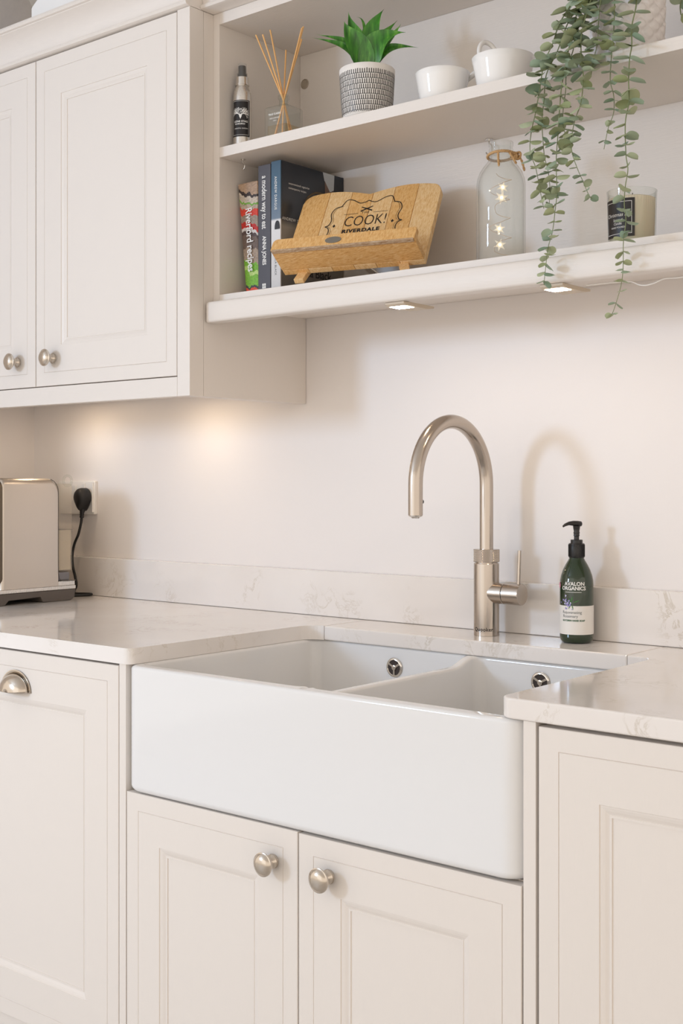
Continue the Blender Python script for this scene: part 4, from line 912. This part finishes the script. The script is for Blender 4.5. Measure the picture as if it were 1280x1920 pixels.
obj('worn_edge', prism([(0.002, -0.0022), (Wd-0.002, -0.0022), (Wd-0.002, 0.0016), (0.002, 0.0016)], 0.0040, 0.0121, lmap), M['oak_edge'], st, bevel=0.0006)
obj('badge', prism([(0.128+0.0165*math.cos(2*PI*k/28), 0.0130+0.0075*math.sin(2*PI*k/28)) for k in range(28)], 0.0110, 0.0128, lmap), M['badge'], st, bevel=0.0003)
# legs: two oak struts slanting forward and down, one pale metal strut behind
def strut(top_, foot, w_, th, m, nm):
    ax = (foot-top_).normalized(); s_ = ex; n_ = ax.cross(s_).normalized(); bm = bmesh.new()
    loops(bm, [[c+s_*w_/2*i+n_*th/2*j for i, j in ((-1, -1), (1, -1), (1, 1), (-1, 1))] for c in (top_, foot)]); bmesh.ops.recalc_face_normals(bm, faces=bm.faces)
    return obj(nm, bm, m, st, bevel=0.0008)
zf = ZL+0.0065
strut(BP-ex*0.2500+upb*0.020-fo*0.020, Vector((-1.5740, -0.276, zf)), 0.020, 0.010, M['oak_b'], 'leg')
strut(BP-ex*0.0520+upb*0.020-fo*0.020, Vector((-1.3560, -0.2300, zf)), 0.020, 0.010, M['oak_b'], 'leg')
strut(BP-ex*0.1750+upb*0.050-fo*0.019, Vector((-1.4700, -0.1250, zf)), 0.016, 0.004, M['alu'], 'brace')
obj('foot_rail', prism([(0.0, 0), (Wd*0.8, 0), (Wd*0.8, 0.014), (0, 0.014)], 0, 0.012, lambda x, y, d: Vector((-1.6150, -0.155, ZL+0.0003))+ex*x+ez*y+ey*d), M['oak_edge'], st, bevel=0.001)
# print on the board
bp = lambda x, y: bmap(x, y, 0.0005)
write('cook_lettering', [('COOK!', 0.1480, 0.1110, 0.0370, -0.0004, 0, 1.0, 0.086)], bp, M['ink_k'], st)
write('small_lettering', [('RIVERDALE', 0.1440, 0.0872, 0.0120, 0.0005, 0, 1.12, 0.078), ('THE', 0.1440, 0.1325, 0.0075, 0.0, 0, 1.3)], bp, M['ink_k'], st)
bm = bmesh.new()
def ribbon(ptsl, w0):
    P2 = [Vector((x, y, 0)) for x, y in ptsl]; P2 = spline(P2, 6)
    for a, b in zip(P2, P2[1:]): stroke(bm, (a.x, a.y), (b.x, b.y), w0, w0, bp)
half = [(0.0, 0.1640), (0.0065, 0.1600), (0.018, 0.1585), (0.034, 0.1680), (0.0475, 0.1690), (0.0555, 0.1540)]
half2 = [(0.0555, 0.1540), (0.0680, 0.1500), (0.0740, 0.1360), (0.0700, 0.1200), (0.0730, 0.1080), (0.0805, 0.1040)]
half3 = [(0.0805, 0.1040), (0.0725, 0.0990), (0.0700, 0.0880), (0.0740, 0.0720), (0.0680, 0.0570), (0.0555, 0.0540)]
for sg in (1, -1):
    for h_ in (half, half2, half3): ribbon([(0.1450+sg*x, y) for x, y in h_], 0.0009)
    for h_ in (half2, half3): ribbon([(0.1450+sg*(x-0.0042), y) for x, y in h_], 0.0003)
    stroke(bm, (0.1450+sg*0.016, 0.1315), (0.1450+sg*0.046, 0.1315), 0.0004, 0.0004, bp)
    stroke(bm, (0.1450-sg*0.012, 0.1365), (0.1450+sg*0.012, 0.1475), 0.0016, 0.0010, bp)
    hx = 0.1450+sg*0.0610; decal2d(bm, [(hx-0.003, 0.1040), (hx, 0.1080), (hx+0.003, 0.1040), (hx, 0.1000)], [(0, 1, 2, 3)], bp)
obj('frame_print', bm, M['ink_k'], st)

# glass bottle with fairy lights
p = Vector((-1.1650, -0.2080, ZL)); t = thing('glass_bottle', 'clear glass milk bottle with rope around its neck and fairy lights inside', 'bottle', p)
R0 = 0.0425
prof = [(0.036, 0.0), (0.0405, 0.002), (R0, 0.008), (R0, 0.140), (0.0410, 0.150), (0.0370, 0.161), (0.0305, 0.171), (0.0245, 0.178), (0.0208, 0.184), (0.0202, 0.190), (0.0202, 0.196), (0.0212, 0.198), (0.0212, 0.201), (0.0204, 0.203), (0.0204, 0.206), (0.0214, 0.208), (0.0214, 0.2125), (0.0200, 0.2145)]
bm = bmesh.new(); seg = 64; rings = []
for r_, h_ in prof:
    rings.append([p+Vector(((r_+(0.0005*math.cos(i*8*2*PI/seg*2) if 0.01 < h_ < 0.14 else 0))*math.cos(2*PI*i/seg), (r_+(0.0005*math.cos(i*8*2*PI/seg*2) if 0.01 < h_ < 0.14 else 0))*math.sin(2*PI*i/seg), h_)) for i in range(seg)])
V = loops(bm, rings, False); bm.faces.new(V[0][::-1]); bmesh.ops.recalc_face_normals(bm, faces=bm.faces); obj('bottle_wall', bm, M['glass_haze'], t, smooth=50)
inn = [(0.0001, 0.006), (0.034, 0.006), (0.0392, 0.012), (0.0395, 0.138), (0.0380, 0.148), (0.0340, 0.159), (0.0275, 0.169), (0.0215, 0.176), (0.0178, 0.183), (0.0172, 0.2145)]
obj('inner_wall', lathe(p, inn, 48, cap=False), M['glass'], t, smooth=50)
random.seed(4); wp = []
for k in range(40):
    s = k/39; a = 9*s*PI; rr = 0.010+0.010*math.sin(7*s*PI)**2; wp.append(p+Vector((rr*math.cos(a), rr*math.sin(a), 0.012+0.150*s)))
wr = obj('light_string', tube(spline(wp, 3), 0.0004, 5), M['rope2'], t)
for k in (12, 31):
    bm = bmesh.new(); bmesh.ops.create_icosphere(bm, subdivisions=1, radius=0.0013, matrix=Matrix.Translation(wp[k])); obj('bulb', bm, M['fairy'], wr)
for zz, rr_, dx in ((0.036, 0.0115, -0.002), (0.064, 0.0110, -0.003), (0.118, 0.0125, 0.001), (0.136, 0.0105, 0.003)):
    c = p+CR*dx+Vector((0, 0, zz)); pl = [(rr_*(1, 0.42)[i_ % 2]*math.cos(PI*i_/6+0.3), rr_*(1, 0.42)[i_ % 2]*math.sin(PI*i_/6+0.3)) for i_ in range(12)]
    obj('star', prism(pl, -0.0012, 0.0012, lambda x, y, d: c+CR*x+Vector((0, 0, 1))*y+CF*d), M['star'], wr)  # flat star added to imitate the bulb's spread of light
    bm = bmesh.new(); bmesh.ops.create_icosphere(bm, subdivisions=1, radius=0.0026, matrix=Matrix.Translation(c-CF*0.0018)); obj('bulb', bm, M['fairy'], wr)
# rope
z_ = 0.1905; rope_o = bmesh.new()
for ph in (0, 2*PI/3, 4*PI/3):
    pts = []
    for k in range(97):
        a = 2*PI*k/96; tw = a*14+ph; rr = 0.0232+0.0013*math.cos(tw); pts.append(p+Vector((rr*math.cos(a), rr*math.sin(a), z_+0.003*math.sin(a+2.2)+0.0013*math.sin(tw))))
    tube(pts, 0.0014, 6, rope_o)
kn = p+CR*0.0235-CF*0.006+Vector((0, 0, z_-0.001)); random.seed(9)
for q_ in range(5):
    pts = []; ax1 = Vector((random.uniform(-1, 1), random.uniform(-1, 1), random.uniform(-1, 1))).normalized(); ax2 = ax1.cross(Vector((0.3, 0.9, 0.2))).normalized()
    for k in range(17):
        a = 2*PI*k/16; pts.append(kn+ax1*0.0062*math.cos(a)+ax2*0.0050*math.sin(a)+CR*(q_-1.5)*0.0022)
    tube(pts, 0.0021, 7, rope_o)
for ends in ([kn+CR*0.006, kn+CR*0.0120+Vector((0, 0, -0.010)), kn+CR*0.0165+Vector((0, 0, -0.026))], [p-CF*0.0235-CR*0.0080+Vector((0, 0, z_)), p-CF*0.0260-CR*0.0080+Vector((0, 0, z_-0.010)), p-CF*0.0350-CR*0.0082+Vector((0, 0, z_-0.026))], [p+CR*0.012-CF*0.022+Vector((0, 0, z_)), p+CR*0.018-CF*0.0255+Vector((0, 0, z_-0.011)), p+CR*0.0225-CF*0.028+Vector((0, 0, z_-0.020))]):
    sm = spline(ends, 8)
    for ph in (0, PI):
        tube([q_+(CR*math.cos(i*0.9+ph)-CF*math.sin(i*0.9+ph))*0.0010 for i, q_ in enumerate(sm)], 0.0014, 6, rope_o)
obj('rope', rope_o, M['rope'], t, smooth=60)

# candle
p = Vector((-0.9190, -0.2050, ZL)); t = thing('candle_jar', 'cream candle in a clear glass tumbler with a black label on the lower shelf', 'candle', p); rc_ = 0.0395
obj('glass_jar', lathe(p, [(0.0355, 0.0), (0.0372, 0.002), (rc_, 0.088), (rc_+0.0006, 0.0920), (rc_-0.0014, 0.0922), (rc_-0.0022, 0.088), (0.0352, 0.007), (0.0001, 0.0065)], 56), M['glass'], t, smooth=50)
obj('wax', lathe(p, [(0.0340, 0.0075), (0.0350, 0.009), (0.0371, 0.0790), (0.0355, 0.0800), (0.0001, 0.0785)], 48), M['wax'], t, smooth=40)
obj('wick', tube([p+Vector((0, 0, 0.078)), p+Vector((0.001, 0, 0.090))], 0.0008, 6), M['wick'], t)
fa = facing(p); a0 = fa-0.62
def cone_map(d): return lambda x, y, e_=0: p+Vector(((0.0372+(rc_-0.0372)*y/0.088+d)*math.cos(a0+x/rc_), (0.0372+(rc_-0.0372)*y/0.088+d)*math.sin(a0+x/rc_), y))
def strip(bm, x0_, x1_, y0_, y1_, mp, n_=14): decal2d(bm, [(x0_+(x1_-x0_)*k/n_, y) for y in (y0_, y1_) for k in range(n_+1)], [(k, k+1, k+n_+2, k+n_+1) for k in range(n_)], mp)
bm = bmesh.new(); strip(bm, -0.0290, 0.0290, 0.0140, 0.0745, cone_map(0.0004), 24); obj('label', bm, M['label_k'], t, smooth=80)
bm = bmesh.new(); mp = cone_map(0.0008)
for q_ in ((-0.0250, 0.0245, 0.0690, 0.0697), (-0.0250, 0.0245, 0.0185, 0.0192), (-0.0250, -0.0243, 0.0185, 0.0697), (0.0238, 0.0245, 0.0185, 0.0697)): strip(bm, *q_, mp)
obj('label_border', bm, M['ink_w'], t)
write('lettering', [('Christmas Eve', 0.0, 0.0490, 0.0082, 0, 0.3), ('Scented', 0.0, 0.0410, 0.0055, 0, 0.2), ('Candle', 0.0, 0.0350, 0.0055, 0, 0.2), ('HAND POURED', 0.0, 0.0290, 0.0038), ('MARKS SPENCER', 0, 0.0222, 0.0036)][0:4], mp, M['ink_w'], t)
print('leaves', nleaf)
